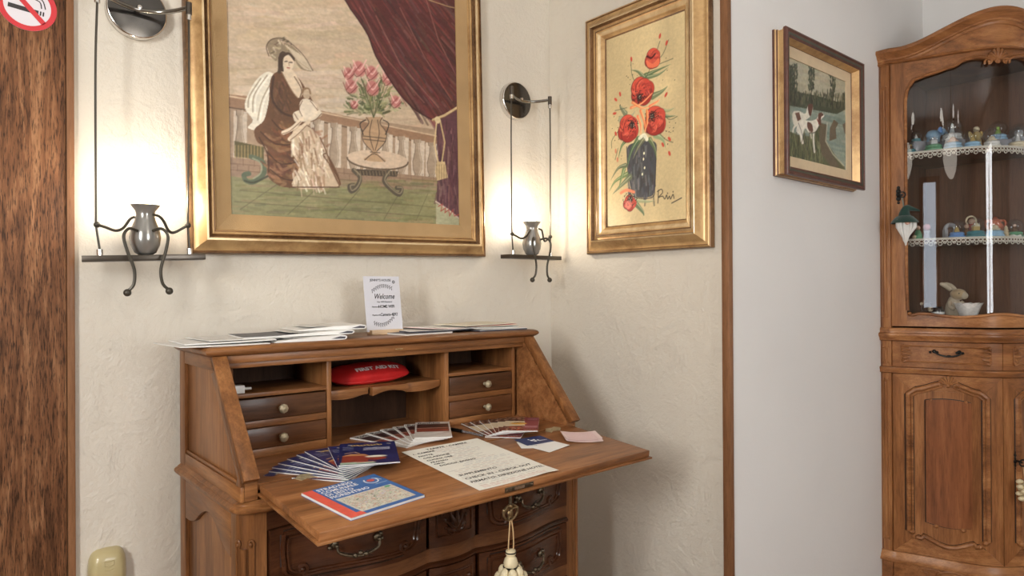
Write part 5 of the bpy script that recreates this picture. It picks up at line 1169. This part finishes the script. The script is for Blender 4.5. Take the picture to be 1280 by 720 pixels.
# cornice
def arch(x):
    u = abs(x-XC)/HW
    return .098*(.5+.5*math.cos(PI*min(1, u/.93)))**.9
def atop(x): return 2.168+arch(x)
cprof = [(-.02, -.052), (.003, -.052), (.006, -.047), (.006, -.040), (.011, -.036), (.011, -.030), (.018, -.024), (.024, -.012), (.030, -.008), (.030, .004), (.026, .008), (-.02, .010)]
csweep('arched_cornice', 2.168, cprof, cabx, fz=arch)
MB().slab(lsp(XL_, XR_, 40), G, 2.126, lambda x: 2.168+arch(x)-.040, .02, .001).build('cornice_frieze', cabx, cab, smooth=50)
csweep('cornice_bead', 2.118, [(-.015, 0), (.008, 0), (.012, .004), (.010, .010), (.004, .013), (-.015, .013)], cabx)
# glass door
GL, GR = XL_+.052, XR_-.052; ZB, ZTOP = 1.118, 2.117
def gtop(x):
    u = abs(x-XC)/(GR-XC)
    pts = [(0, 2.078), (.10, 2.075), (.16, 2.084), (.30, 2.090), (.42, 2.084), (.50, 2.066), (.56, 2.066), (.66, 2.056), (.80, 2.048), (.92, 2.036), (1.0, 1.990)]
    return float(np.interp(u, [p[0] for p in pts], [p[1] for p in pts]))
def gbot(x):
    u = abs(x-XC)/(GR-XC); return 1.110+.006*math.cos(u*PI*2.2)-(0.006 if u > .93 else 0)
dr = MB().slab(lsp(XL_+.003, GL, 6), G, 1.062, ZTOP, .022, .001).build('glass_door', cabz, cab, smooth=50); MB().slab(lsp(GR, XR_-.003, 6), G, 1.062, ZTOP, .022, .001).build('door_stile', cabz, dr, smooth=50)
MB().slab(lsp(GL+.0002, GR-.0002, 60), G, gtop, ZTOP, .022, .001).build('door_top_rail', cabx, dr, smooth=50); MB().slab(lsp(GL+.0002, GR-.0002, 40), G, 1.062, gbot, .022, .001).build('door_bottom_rail', cabx, dr, smooth=50)
gx = lsp(GL-.004, GR+.004, 80); gv = [(x, -G(x)+.012, z) for x in gx for z in (1.104, 2.094)]
mesh_obj('curved_glass', gv, [(2*i, 2*i+2, 2*i+3, 2*i+1) for i in range(79)], cabglass, dr, smooth=180)
def CS(x, z, o=.004): return (x, -G(x)-o, z)
mold = [CS(x, gtop(x)+.004) for x in lsp(GL+.016, GR-.016, 70)]
lft = [CS(GL+.001, 1.125), CS(GL-.002, 1.25)]+[CS(GL-.002, z) for z in lsp(1.3, 1.96, 8)]+[CS(GL+.002, 1.995), CS(GL+.009, 2.018)]
rgt = [(2*XC-p[0], p[1], p[2]) for p in [CS(GL+.001, 1.125), CS(GL-.002, 1.25), CS(GL-.002, 1.96), CS(GL+.002, 1.995), CS(GL+.009, 2.018)]]; rgt = [CS(p[0], p[2]) for p in rgt]
MB().tube(lft+mold+rgt[::-1], .0062, 7).build('door_moulding', cabx, dr); MB().tube([CS(p[0], p[2], .002) for p in [CS(x, gtop(x)+.013) for x in lsp(GL+.010, GR-.010, 60)]], .003, 6).build('door_moulding', cabx, dr)
MB().tube([CS(x, gbot(x)-.003) for x in lsp(GL+.006, GR-.006, 44)], .0058, 7).build('door_moulding', cabx, dr)
for s_ in (-1, 1): MB().ball(CS(XC+s_*(GR-XC-.006), 1.112, .005), .0085, 10, 8).build('corner_scroll', cabx, dr)
def shell(cx, cz, s_, parent, mat, up=1):
    m = MB()
    for i in range(7):
        a = (i-3)*.36; L = s_*(1-.05*abs(i-3)); pts = [CS(cx+math.sin(a)*L*t, cz+up*math.cos(a)*L*t, .004+.005*math.sin(PI*t*.8)) for t in lsp(.05, 1, 6)]; m.tube(pts, [s_*.06+s_*.11*t for t in lsp(0, 1, 6)], 7); m.ball(pts[-1], s_*.17, 8, 6)
    for q in (-1, 1):
        m.tube([CS(cx+q*(s_*.75+s_*.34*(1-t/9)*math.cos(t)), cz-up*(s_*.12)+up*s_*.34*(1-t/9)*math.sin(t), .006) for t in lsp(-.6, 5, 16)], s_*.10, 7); m.ball(CS(cx+q*s_*.75, cz-up*s_*.1, .007), s_*.15, 8, 6)
    m.ball(CS(cx, cz-up*s_*.1, .007), s_*.26, 10, 7, sq=(1, .5, .9)); return m.build('shell_carving', mat, parent)
shell(XC-.012, 2.076, .040, dr, cabx)
# waist mouldings and drawer frieze
csweep('waist_moulding', 1.002, [(-.02, 0), (.006, 0), (.012, .004), (.012, .010), (.018, .016), (.022, .024), (.020, .031), (.008, .034), (.007, .048), (.003, .053), (-.02, .053)], cabx)
csweep('lower_waist_moulding', .872, [(-.02, 0), (.004, 0), (.010, .004), (.010, .012), (.014, .018), (.013, .024), (.003, .027), (-.02, .027)], cabx)
for s_ in (-1, 1):
    a, b = (XL_+.004, XC-.001) if s_ < 0 else (XC+.001, XR_-.004)
    d = cslab('cabinet_drawer', a, b, .900, 1.001, cabx, off=.001)
    xa, xb = a+.030, b-.030 if s_ < 0 else b-.030
    xa = a+.028; xb = b-.040 if s_ < 0 else b-.028
    if s_ > 0: xa = a+.040
    rect = [CS(x, .922) for x in lsp(xa, xb, 12)]+[CS(x, .984) for x in lsp(xb, xa, 12)]; MB().tube(rect, .0030, 6, closed=True).build('drawer_moulding', cabx, d)
    for cx, q in ((xa+.004, 1), (xb-.004, -1)):
        m = MB()
        for i in range(5):
            z = .953+(i-2)*.0125; L = .030-.006*abs(i-2); m.tube([CS(cx+q*L*t, z+(i-2)*.002*(1-t)*2, .004+.003*math.sin(PI*t)) for t in lsp(0, 1, 5)], [.0050, .0052, .0045, .0036, .002], 6); m.ball(CS(cx, z, .005), .0055, 8, 6)
        m.build('leaf_carving', cabx, d)
    xm = (xa+xb)/2; h = MB(); h.tube(spline([CS(xm-.040, .966, .014), CS(xm-.026, .954, .020), CS(xm, .948, .022), CS(xm+.026, .954, .020), CS(xm+.040, .966, .014)], 4), .0034, 7)
    for q in (-1, 1): h.ball(CS(xm+q*.036, .966, .008), .0075, 9, 7); h.ball(CS(xm+q*.047, .962, .006), .005, 8, 6); h.ball(CS(xm+q*.028, .963, .010), .005, 8, 6)
    h.ball(CS(xm, .950, .024), .006, 8, 6, sq=(1.6, .7, .8)); h.build('bail_handle', iron, d)
    # lower doors
    VW = .062; z0_, z1_ = .158, .871
    d = MB().slab(lsp(a+VW, b-VW, 20), G, z0_+VW, z1_-VW, .022, .001).build('cabinet_door', cabz, cab, smooth=50)
    for qa, qb in ((a, a+VW-.0004), (b-VW+.0004, b)):
        MB().slab(lsp(qa, qb, 8), G, lambda x: z0_+min(x-a, b-x)+.0003, lambda x: z1_-min(x-a, b-x)-.0003, .022, .001).build('door_stile', cabz2, d, smooth=50)
    MB().slab(lsp(a+.001, b-.001, 30), G, lambda x: z1_-min(x-a, b-x, VW)+.0002, z1_, .022, .001).build('door_rail', cabx, d, smooth=50)
    MB().slab(lsp(a+.001, b-.001, 30), G, z0_, lambda x: z0_+min(x-a, b-x, VW)-.0002, .022, .001).build('door_rail', cabx, d, smooth=50)
    fxa, fxb = (a+.048, b-.052) if s_ < 0 else (a+.052, b-.048); zb0, zt0 = .248, .812; W_ = fxb-fxa; cxm = (fxa+fxb)/2
    hw_ = W_/2
    def top_(u): return zt0+.032*(.5+.5*math.cos(PI*min(1, abs(u)*1.15)))-(.020*max(0, abs(u)-.8)/.2)
    tp = [CS(cxm+u*hw_, top_(u), .004) for u in lsp(-1, 1, 40)]
    tp = [p for p in tp if abs(p[0]-cxm) > .020]
    L_ = [p for p in tp if p[0] < cxm]; Rr = [p for p in tp if p[0] > cxm]
    lside = [CS(fxa, z, .004) for z in lsp(zb0, zt0-.022, 8)]; rside = [CS(fxb, z, .004) for z in lsp(zt0-.022, zb0, 8)]
    gv = MB()  # dark tubes standing in for crevice shade around the panel mouldings
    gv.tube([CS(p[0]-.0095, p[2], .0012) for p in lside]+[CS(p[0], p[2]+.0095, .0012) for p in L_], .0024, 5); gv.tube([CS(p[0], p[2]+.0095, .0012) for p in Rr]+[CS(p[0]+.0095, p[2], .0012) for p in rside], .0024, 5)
    gv.tube([CS(p[0]+.018, p[2], .0012) for p in lside], .0020, 5); gv.tube([CS(p[0]-.018, p[2], .0012) for p in rside], .0020, 5); gv.build('shade_lines', mould_shade, d)['kind'] = 'stuff'
    for off_, rad in ((0, .0090), (.0125, .0048)):
        MB().tube([CS(p[0]+(off_ if i < 8 else off_*.5), p[2]-(off_ if i >= 8 else 0), .003) for i, p in enumerate(lside+L_)], rad, 7).build('panel_moulding', cabx, d)
        MB().tube([CS(p[0]-(off_ if i >= len(Rr) else off_*.5), p[2]-(off_ if i < len(Rr) else 0), .003) for i, p in enumerate(Rr+rside)], rad, 7).build('panel_moulding', cabx, d)
    bt = [CS(fxa+.026+(W_-.052)*t, .222+.020*math.cos(t*2*PI)*.8-(0 if abs(t-.5) < .42 else .012), .004) for t in lsp(0, 1, 30)]
    MB().tube(bt, .0085, 7).build('panel_moulding', cabx, d); MB().tube([CS(p[0], p[2]-.0085, .001) for p in bt], .0024, 5).tube([CS(p[0], p[2]+.0085, .001) for p in bt], .0020, 5).build('shade_lines', mould_shade, d)['kind'] = 'stuff'  # bottom moulding, with painted shade as dark tubes above and below
    m = MB()
    for q in (fxa+.010, fxb-.010): m.ball(CS(q, .244, .005), .0105, 10, 8)
    for q in (0, -1): m.ball(bt[q], .0095, 10, 8)
    m.build('corner_scroll', cabx, d)
    shell(cxm, .836, .032, d, cabx)
    # inner raised panel
    pa, pb = fxa+.052, fxb-.050
    def pt_(x): u = (x-pa)/(pb-pa); return .772+.008*math.sin(PI*u)
    def pb_(x): u = (x-pa)/(pb-pa); return .292-.010*math.sin(PI*u)
    MB().tube([CS(x, pt_(x)+.001, .001) for x in lsp(pa, pb, 24)]+[CS(x, pb_(x)-.001, .001) for x in lsp(pb, pa, 24)], .0024, 5, closed=True).build('shade_line', mould_shade, d)  # dark outline painted as shade around the raised panel
    MB().slab(lsp(pa, pb, 30), G, pb_, pt_, .012, .0065).build('raised_panel', cabp, d, smooth=50)
    m = MB()
    for q in (.22, .80): m.ball(CS(pa+(pb-pa)*q, .281, .004), .0085, 10, 7)
    for q in (.12, .88): m.ball(CS(pa+(pb-pa)*q, .775, .004), .006, 10, 7)
    m.build('panel_scrolls', cabx, d)
    if s_ > 0:
        m = MB(); kx_, kz_ = a+.046-.0, .560
        for dz_, r_ in ((.030, .006), (.020, .009), (.008, .008), (-.004, .010), (-.018, .008), (-.030, .005)): m.ball(CS(kx_, kz_+dz_, .003), r_, 9, 6, sq=(1, .45, 1))
        m.build('escutcheon', iron, d)
csweep('base_moulding', .118, [(-.02, 0), (.020, 0), (.020, .006), (.013, .012), (.012, .020), (.004, .030), (.003, .038), (-.02, .038)], cabx)
cslab('plinth', XL_, XR_, .0, .1175, cabx, off=.010, n=40); MB().prism([(-.351, -.345), (XL_-.004, -.384), (XL_+.01, -.37), (-.336, -.33)], 'z', 0, .117).build('plinth_return', cabx, cab)
m = MB(); m.tube([CS(XC-.16+.05*math.cos(t), .085+.03*math.sin(t), .012) for t in lsp(.3, PI-.2, 12)], .005, 7); m.tube([CS(XC-.22+.03*math.cos(t), .10+.012*math.sin(t), .012) for t in lsp(.3, PI+1, 12)], .004, 7); m.build('plinth_carving', cabx, cab)
def cw_(x, y, z): r_ = 2**-.5; return (WS+(x+y)*r_, WA+(-x+y)*r_, z)
CR = -PI/4
# key in the glass door with a gnome charm
kp = CS(XL_+.026, 1.585, .003)
gk = empty('gnome_charm', cw_(*kp), 'gnome charm with dark green hat and white beard on the cabinet key', 'charm', rz=CR)
m = MB()
for dz_, r_ in ((.032, .007), (.018, .010), (.004, .010), (-.012, .010), (-.028, .006)): m.ball((0, -.001, dz_), r_, 9, 6, sq=(1, .4, 1))
m.tube([(0, -.004, 0), (0, -.030, 0)], .004, 8); m.tube([(.011*math.cos(a), -.034, .011*math.sin(a)) for a in lsp(0, 2*PI, 15)[:-1]], .0028, 6, closed=True); m.build('key', iron, gk)
MB().tube([(0, -.034, -.010), (.004, -.038, -.055)], .0016, 5).tube([(-.003, -.034, -.010), (.002, -.038, -.055)], .0012, 5).build('ribbon', plain('checked ribbon', (.2, .22, .18), .8), gk)
felt = plain('dark green felt', (.008, .040, .030), .95, sheen=.3, bump=.4, bscale=600); 
MB().tube(spline([(.004, -.040, -.096), (.004, -.041, -.075), (.012, -.042, -.056), (.034, -.042, -.058), (.062, -.042, -.066)], 5), [.026-.0012*i for i in range(21)], 12, flat=.8).build('hat', felt, gk, smooth=60)
MB().lathe([(.020, .004), (.030, .000), (.046, -.018), (.049, -.026), (.044, -.022), (.026, -.006)], (.004, -.040, -.088), 24, cap=False).build('hat_brim', felt, gk, smooth=60)
br = MB(); fr_ = random.Random(2)
for i in range(80):
    x = fr_.uniform(-1, 1); y = fr_.uniform(-1, .4); z1 = -.165-.035*(1-abs(x))+fr_.uniform(-.006, .006)
    br.tube([(.004+x*.034, -.044+y*.012-.004, -.100), (.004+x*.034, -.050+y*.013, -.130), (.004+x*.012, -.046+y*.006, z1)], [.0050, .0052, .0012], 5)
bo = br.build('beard', plain('white beard wool', (.72, .71, .68), .95), gk); bo['kind'] = 'stuff'
MB().ball((.002, -.066, -.112), .0105, 12, 8).build('nose', plain('skin pink wool', (.72, .42, .33), .8), gk)
# key with tassel on the lower door
kp = CS(XC+.047, .560, .006); g2 = empty('key_with_tassel', cw_(*kp), 'black key with cream tassel in the cabinet lower right door', 'key', rz=CR)
MB().tube([(0, 0, 0), (0, -.030, 0)], .004, 8).tube([(0, -.034+.003*math.sin(a), 0+.012*math.sin(a)) if False else (.012*math.cos(a), -.036, .012*math.sin(a)) for a in lsp(0, 2*PI, 15)[:-1]], .0030, 6, closed=True).build('key', iron, g2)
MB().tube([(0, -.036, -.010), (.006, -.036, -.060)], .0015, 5).build('cord', cordm, g2)
for i in range(14): a = i*2.4; o = MB().ball((0, 0, 0), .0115, 9, 7, sq=(1.2, .8, .8)).build('pod', podm, g2); o.location = (.006+.017*math.cos(a), -.036+.012*math.sin(a), -.066-.006*i*.9)
# crochet lace along the two shelves
def shelf_y(x): return -(G(x)-.060)
for si, z in enumerate((1.764, 1.412)):
    r_ = empty('lace_runner', cw_(0, -.3, z), ['cream crochet lace runner on the upper shelf of the corner cabinet', 'cream crochet lace runner on the lower shelf of the corner cabinet'][si], 'lace', 'lace shelf runners', rz=CR)
    D_ = lambda x, y, zz: (x, y+.3, zz-z)
    xs = lsp(XL_+.030, XR_-.030, 46)
    pts = [(x, shelf_y(x)-.003) for x in xs]; poly = pts+[(x, shelf_y(x)+.05) for x in xs[::-1]]
    MB().prism([(a, b+.3) for a, b in poly], 'z', .0002, .0018).build('cloth_band', lace, r_)
    ml = MB()
    ml.tube([D_(x, y-.002, z-.003) for x, y in pts], .0024, 6)
    for i in range(len(xs)-1):
        x = (xs[i]+xs[i+1])/2; y = shelf_y(x)-.005; w_ = (xs[1]-xs[0])*.5; tx_ = (shelf_y(x+.004)-shelf_y(x-.004))/.008
        for cz, rad in ((-.011, w_*.9), (-.023, w_*.85)) if i % 2 == 0 else ((-.011, w_*.9), (-.018, w_*.6)):
            ml.tube([D_(x+rad*math.cos(a), y+rad*math.cos(a)*tx_, z+cz+rad*.95*math.sin(a)) for a in lsp(0, 2*PI, 11)[:-1]], .0016, 4, closed=True)
    lo_ = ml.build('lace_edge', lace, r_, smooth=60)
# ornaments
cols = {'white': (.72, .71, .68), 'blue': (.12, .26, .55), 'sky': (.30, .50, .68), 'teal': (.06, .22, .26), 'green': (.10, .30, .16), 'gold': (.55, .38, .12), 'cream': (.68, .58, .40), 'red': (.45, .06, .04), 'orange': (.72, .20, .10), 'brown': (.16, .08, .04), 'grey': (.40, .40, .42), 'skin': (.66, .42, .30), 'pink': (.62, .30, .34), 'black': (.02, .02, .022), 'lime': (.35, .60, .08)}
om = {k: plain('glazed '+k, v, .3, coat=.4, var=.12, vs=120) for k, v in cols.items()}
def fig(kind, root, s_, z, c1, c2):
    m = MB()
    if kind == 'house': m.box(-.35*s_, .35*s_, -.25*s_, .25*s_, z, z+.5*s_); m.build('small_house', om[c1], root); MB().prism([(-.42*s_, z+.5*s_), (.42*s_, z+.5*s_), (0, z+.95*s_)], 'y', -.3*s_, .3*s_).build('house_roof', om[c2], root); return
    if kind == 'tower': m.lathe([(.30*s_, z), (.22*s_, z+.3*s_), (.16*s_, z+.8*s_), (.18*s_, z+.84*s_), (.02*s_, z+1.2*s_)], n=10).build('small_tower', om[c1], root); return
    if kind == 'dome': m.ball((0, 0, z+.3*s_), .42*s_, 12, 8).box(-.5*s_, .5*s_, -.3*s_, .3*s_, z, z+.25*s_).build('small_temple', om[c1], root); return
    m.lathe([(.36*s_, z), (.30*s_, z+.3*s_), (.18*s_, z+.62*s_), (.12*s_, z+.7*s_)], n=12).build('figure_body', om[c1], root); MB().ball((0, 0, z+.85*s_), .20*s_, 10, 8).build('figure_head', om[c2], root)
def globe(x, y, z, r_, base, kind, c1, c2, lab, hb=None):
    r_ = r_*1.2; hb = hb or r_*.7
    g_ = empty('snow_globe', cw_(x, y, z), lab, 'snow globe', 'snow globes in the corner cabinet', rz=CR)
    MB().lathe([(r_*.98, 0), (r_*1.0, hb*.2), (r_*.86, hb*.5), (r_*.90, hb*.8), (r_*.72, hb)], n=20).build('base', om[base], g_)
    fig(kind, g_, r_*.95, hb+.0006, c1, c2)
    t = math.asin(.70); MB().lathe([(r_*math.cos(a), r_*math.sin(a)) for a in lsp(-math.acos(.72), PI/2-.04, 12)], (0, 0, hb+r_*.69), 20, cap=False).build('glass_dome', globem, g_, smooth=180)
def place(px, v_, y_in, zz):
    """cabinet x for a measured column px at inset y_in behind the front curve"""
    best = min(((abs(_px(cw_(x, -G(x)+y_in, zz))-px), x) for x in lsp(XL_+.02, XR_-.02, 160))); return best[1]
def _px(p): d_ = np.array(p)-CAM; return 640+CF*(d_@CRT)/(d_@CFW)
U, Lw = 1.7662, 1.4142
def gl(px, sh, inset, r_, base, kind, c1, c2, lab, dz=0, hb=None):
    z = (U if sh else Lw)+dz; x = place(px, 0, inset, z+.02); globe(x, -G(x)+inset, z, r_, base, kind, c1, c2, lab+(', %s cabinet shelf' % ('upper' if sh else 'lower')), hb)
riser = plain('clear grey riser', (.30, .30, .33), .2)
def stand(px, inset, w_, h_, lab):
    x = place(px, 0, inset, U); o = MB().box(-w_, w_, -w_*.8, w_*.8, 0, h_).build('display_riser', riser, None, bevel=.002); o.location = cw_(x, -G(x)+inset, U); o.rotation_euler = (0, 0, CR); tagg(o, lab, 'riser', 'display risers in the cabinet')
stand(1147, .125, .024, .048, 'small grey block leftmost on the upper cabinet shelf'); stand(1166, .185, .030, .048, 'small grey block under the blue elephant on the upper cabinet shelf'); stand(1190, .150, .036, .044, 'grey block under the large clear snow globe'); stand(1248, .150, .036, .040, 'grey block under the lime green lizard snow globe'); stand(1273, .15, .034, .040, 'grey block at the right end of the upper cabinet shelf')
gl(1138, 1, .085, .017, 'teal', 'figure', 'brown', 'gold', 'small teal snow globe furthest left')
gl(1146, 1, .125, .016, 'teal', 'figure', 'white', 'brown', 'teal snow globe on the leftmost grey block', .0484)
gl(1166, 1, .085, .028, 'green', 'house', 'white', 'grey', 'snow globe with green base and white house')
gl(1191, 1, .080, .028, 'sky', 'dome', 'skin', 'orange', 'snow globe with an orange temple in the front row')
gl(1190, 1, .150, .031, 'white', 'tower', 'white', 'grey', 'large clear snow globe raised in the back row', .0444)
gl(1216, 1, .085, .025, 'sky', 'figure', 'gold', 'gold', 'snow globe with a golden figure and blue base', 0)
gl(1240, 1, .085, .025, 'white', 'dome', 'cream', 'cream', 'small snow globe with a cream temple right of the golden one')
gl(1248, 1, .150, .027, 'sky', 'figure', 'lime', 'lime', 'raised snow globe holding a lime green lizard', .0404)
gl(1272, 1, .085, .028, 'cream', 'tower', 'white', 'white', 'cream based snow globe at the right of the front row')
gl(1274, 1, .150, .028, 'grey', 'house', 'white', 'grey', 'snow globe on a grey block, back row at the right end', .0404)
def orn(name, px, sh, inset, lab, cat, dz=0):
    z = (U if sh else Lw)+dz if sh in (0, 1) else 1.1004; x = place(px, 0, inset, z+.02); return empty(name, cw_(x, -G(x)+inset, z), lab, cat, rz=CR)
e = orn('elephant_figurine', 1166, 1, .185, 'glossy blue elephant figurine raised at the back of the upper cabinet shelf', 'figurine', .0484)
MB().ball((0, 0, .030), .024, 14, 10, sq=(1.2, .8, .9)).ball((.028, -.006, .044), .016, 12, 8).build('body', om['sky'], e)
for x in (-.014, .014):
    for y in (-.010, .010): MB().lathe([(.007, 0), (.007, .022)], (x, y, 0), 8).build('leg', om['sky'], e)
MB().tube(spline([(.040, -.008, .044), (.050, -.010, .030), (.046, -.012, .012)], 4), [.006-.0004*i for i in range(9)], 7).build('trunk', om['sky'], e); MB().ball((.018, -.020, .046), .013, 10, 7, sq=(.8, .3, 1.1)).build('ear', om['blue'], e)
e = orn('angel_figurine', 1220, 1, .165, 'tall golden angel figurine behind the golden snow globe on the upper cabinet shelf', 'figurine')
MB().lathe([(.024, 0), (.022, .01), (.015, .05), (.010, .075)], n=14).build('robe', om['gold'], e); MB().ball((0, 0, .086), .012, 12, 8).build('head', om['cream'], e)
for s_ in (-1, 1): MB().ball((s_*.016, .006, .060), .020, 10, 7, sq=(.45, .2, 1.1), rot=Matrix.Rotation(s_*.4, 3, 'Y')).build('wing', om['gold'], e)
# lower shelf
e = orn('nativity_figurine', 1148, 0, .085, 'small green robed figurine leftmost on the lower cabinet shelf', 'figurine')
MB().lathe([(.017, 0), (.014, .02), (.008, .035)], n=12).build('robe', om['green'], e); MB().ball((0, 0, .044), .009, 10, 8).build('head', om['skin'], e); MB().ball((-.016, -.004, .008), .008, 8, 6).build('stone', om['cream'], e)
e = orn('flower_figurine', 1158, 0, .12, 'pink and grey flower ornament on the lower cabinet shelf', 'figurine')
MB().lathe([(.014, 0), (.010, .02), (.012, .034)], n=12).build('vase', om['grey'], e); MB().ball((0, 0, .048), .014, 10, 8).build('flower', om['pink'], e)
e = orn('arch_figurine', 1188, 0, .13, 'grey stone arch ornament behind the blue snow globe on the lower cabinet shelf', 'figurine')
MB().box(-.026, -.014, -.01, .01, 0, .034).box(.014, .026, -.01, .01, 0, .034).tube([(.020*math.cos(a), 0, .034+.020*math.sin(a)) for a in lsp(0, PI, 12)], .008, 8).build('arch', om['grey'], e)
gl(1196, 0, .085, .024, 'blue', 'figure', 'gold', 'brown', 'snow globe with bright blue base, leftmost in its row')
e = orn('robed_figurine', 1208, 0, .105, 'small brown robed figurine between two snow globes on the lower cabinet shelf', 'figurine')
MB().lathe([(.013, 0), (.012, .02), (.007, .035)], n=12).build('robe', om['brown'], e); MB().ball((0, 0, .043), .009, 10, 8).build('head', om['skin'], e)
e = orn('madonna_figurine', 1215, 0, .15, 'madonna figurine with a round halo at the back of the lower cabinet shelf', 'figurine')
MB().lathe([(.020, 0), (.018, .03), (.015, .055)], n=12).build('robe', om['red'], e); MB().ball((0, 0, .066), .012, 12, 8).build('head', om['skin'], e)
MB().tube([(.019*math.cos(a), .004, .068+.019*math.sin(a)) for a in lsp(0, 2*PI, 17)[:-1]], .0036, 6, closed=True).build('halo', om['cream'], e)
gl(1220, 0, .085, .028, 'teal', 'house', 'gold', 'cream', 'snow globe with gold contents in the middle')
gl(1243, 0, .085, .028, 'sky', 'dome', 'cream', 'white', 'snow globe in front of the orange jar')
e = orn('amphora', 1244, 0, .15, 'orange terracotta two handled jar at the back of the lower cabinet shelf', 'jar')
MB().lathe([(.012, 0), (.016, .006), (.026, .035), (.026, .05), (.016, .066), (.020, .072), (.012, .074), (.004, .084), (.001, .085)], n=18, cap=False).build('body', om['orange'], e, smooth=60)
for s_ in (-1, 1): MB().tube(spline([(s_*.016, 0, .068), (s_*.034, 0, .068), (s_*.038, 0, .050), (s_*.024, 0, .036)], 4), .0045, 7).build('handle', om['orange'], e)
e = orn('pagoda_figurine', 1257, 0, .10, 'tiered cream pagoda ornament on the lower cabinet shelf', 'figurine')
pgm = MB()
for i in range(4): pgm.lathe([(.017-.003*i, .011*i), (.010-.002*i, .011*i+.008), (.009-.002*i, .011*i+.011)], n=10)
pgm.build('tiers', om['cream'], e)
gl(1268, 0, .095, .025, 'green', 'figure', 'brown', 'skin', 'green based snow globe right of the pagoda')
e = orn('book_figurine', 1270, 0, .075, 'small white open book ornament at the right of the lower cabinet shelf', 'figurine')
MB().prism([(-.016, 0), (.016, 0), (.014, .008), (0, .003), (-.014, .008)], 'y', -.01, .01).build('book', om['white'], e)
# bottom deck: bear, dark pot, rabbit, basket bowl
fur = plain('brown plush', (.065, .035, .022), .95, sheen=.4, bump=.6, bscale=300, var=.3); tanf = plain('tan plush', (.42, .30, .17), .95, sheen=.3, bump=.5, bscale=300, var=.2, vs=60); palef = plain('pale plush', (.46, .38, .28), .95, bump=.5, bscale=300)
e = orn('plush_bear', 1157, 2, .08, 'small dark brown plush bear at the bottom left of the glass cabinet', 'toy')
MB().ball((0, 0, .012), .020, 14, 10, sq=(1.1, .9, .7)).build('body', fur, e); MB().ball((0, -.006, .034), .020, 14, 10).build('head', fur, e); MB().ball((.004, -.026, .028), .010, 12, 8).build('muzzle', palef, e); MB().ball((.005, -.036, .031), .0032, 8, 6).build('nose', iron, e)
for s_ in (-1, 1): MB().ball((s_*.017, -.002, .050), .0070, 10, 7, sq=(1, .5, 1)).build('ear', palef if s_ < 0 else fur, e)
e = orn('dark_pot', 1172, 2, .10, 'small dark glazed pot between the plush bear and the rabbit in the cabinet', 'pot')
MB().lathe([(.016, 0), (.023, .012), (.021, .028), (.016, .034), (.018, .038), (.014, .036)], n=20, cap=False).build('pot', om['black'], e, smooth=60); MB().lathe([(.0225, .008), (.0238, .013), (.0225, .018)], n=20, cap=False).build('white_band', om['white'], e)
e = orn('rabbit_figure', 1192, 2, .12, 'tan plush rabbit with long ears sitting behind the scalloped bowl in the cabinet', 'toy')
MB().lathe([(.030, 0), (.036, .020), (.032, .05), (.022, .075), (.016, .088)], n=18).build('body', palef, e, smooth=60)
MB().ball((.010, -.020, .100), .030, 16, 10, sq=(1.1, 1.0, .85)).build('head', tanf, e, smooth=90); MB().ball((.022, -.042, .094), .016, 12, 8).build('muzzle', palef, e)
for s_ in (-1, 1): MB().tube(spline([(-.004+s_*.010, -.006, .118), (-.022+s_*.010, .004, .138), (-.046+s_*.008, .010, .150)], 4), [.007, .009, .0105, .011, .0115, .011, .010, .008, .004], 8, flat=.5).build('ear', palef, e, smooth=90)
for s_ in (-1, 1): MB().ball((.014+s_*.016, -.046, .104), .0030, 8, 6).build('eye', iron, e)
for s_ in (-1, 1): MB().tube(spline([(s_*.024, -.014, .066), (s_*.034, -.034, .044), (s_*.022, -.046, .034)], 4), .009, 8).build('arm', palef, e, smooth=90)
e.scale = (.88, .88, .88)
e = orn('scalloped_bowl', 1211, 2, .055, 'white and blue scalloped bowl at the bottom of the glass cabinet', 'bowl')
wv = MB(); n = 40; prof = [(.024, 0), (.030, .006), (.036, .022), (.041, .040), (.046, .050), (.040, .046), (.033, .028), (.026, .010)]; v = []
for (r_, z) in prof:
    for k in range(n): a = 2*PI*k/n; q = 1+(.10*abs(math.sin(a*5)) if z > .039 else 0); zz = z+(.006*abs(math.sin(a*5)) if z > .039 else 0); v.append((r_*q*math.cos(a), r_*q*math.sin(a), zz))
L = len(prof); f = [(i*n+k, i*n+(k+1) % n, (i+1)*n+(k+1) % n, (i+1)*n+k) for i in range(L-1) for k in range(n)]+[tuple(range(n-1, -1, -1)), tuple((L-1)*n+k for k in range(n))]
wv.add(v, f).build('bowl', om['white'], e, smooth=60)
MB().lathe([(.0245, .0102), (.0255, .0115), (.001, .0118)], n=24, cap=False).build('brown_contents', om['brown'], e)
bl = MB()
for k in range(10): a = 2*PI*(k+.5)/10; bl.ball((.0385*math.cos(a), .0385*math.sin(a), .0405), .0055, 8, 5, sq=(.7, 1.3, .25), rot=Matrix.Rotation(a, 3, 'Z'))
bl.build('blue_dashes', om['blue'], e)
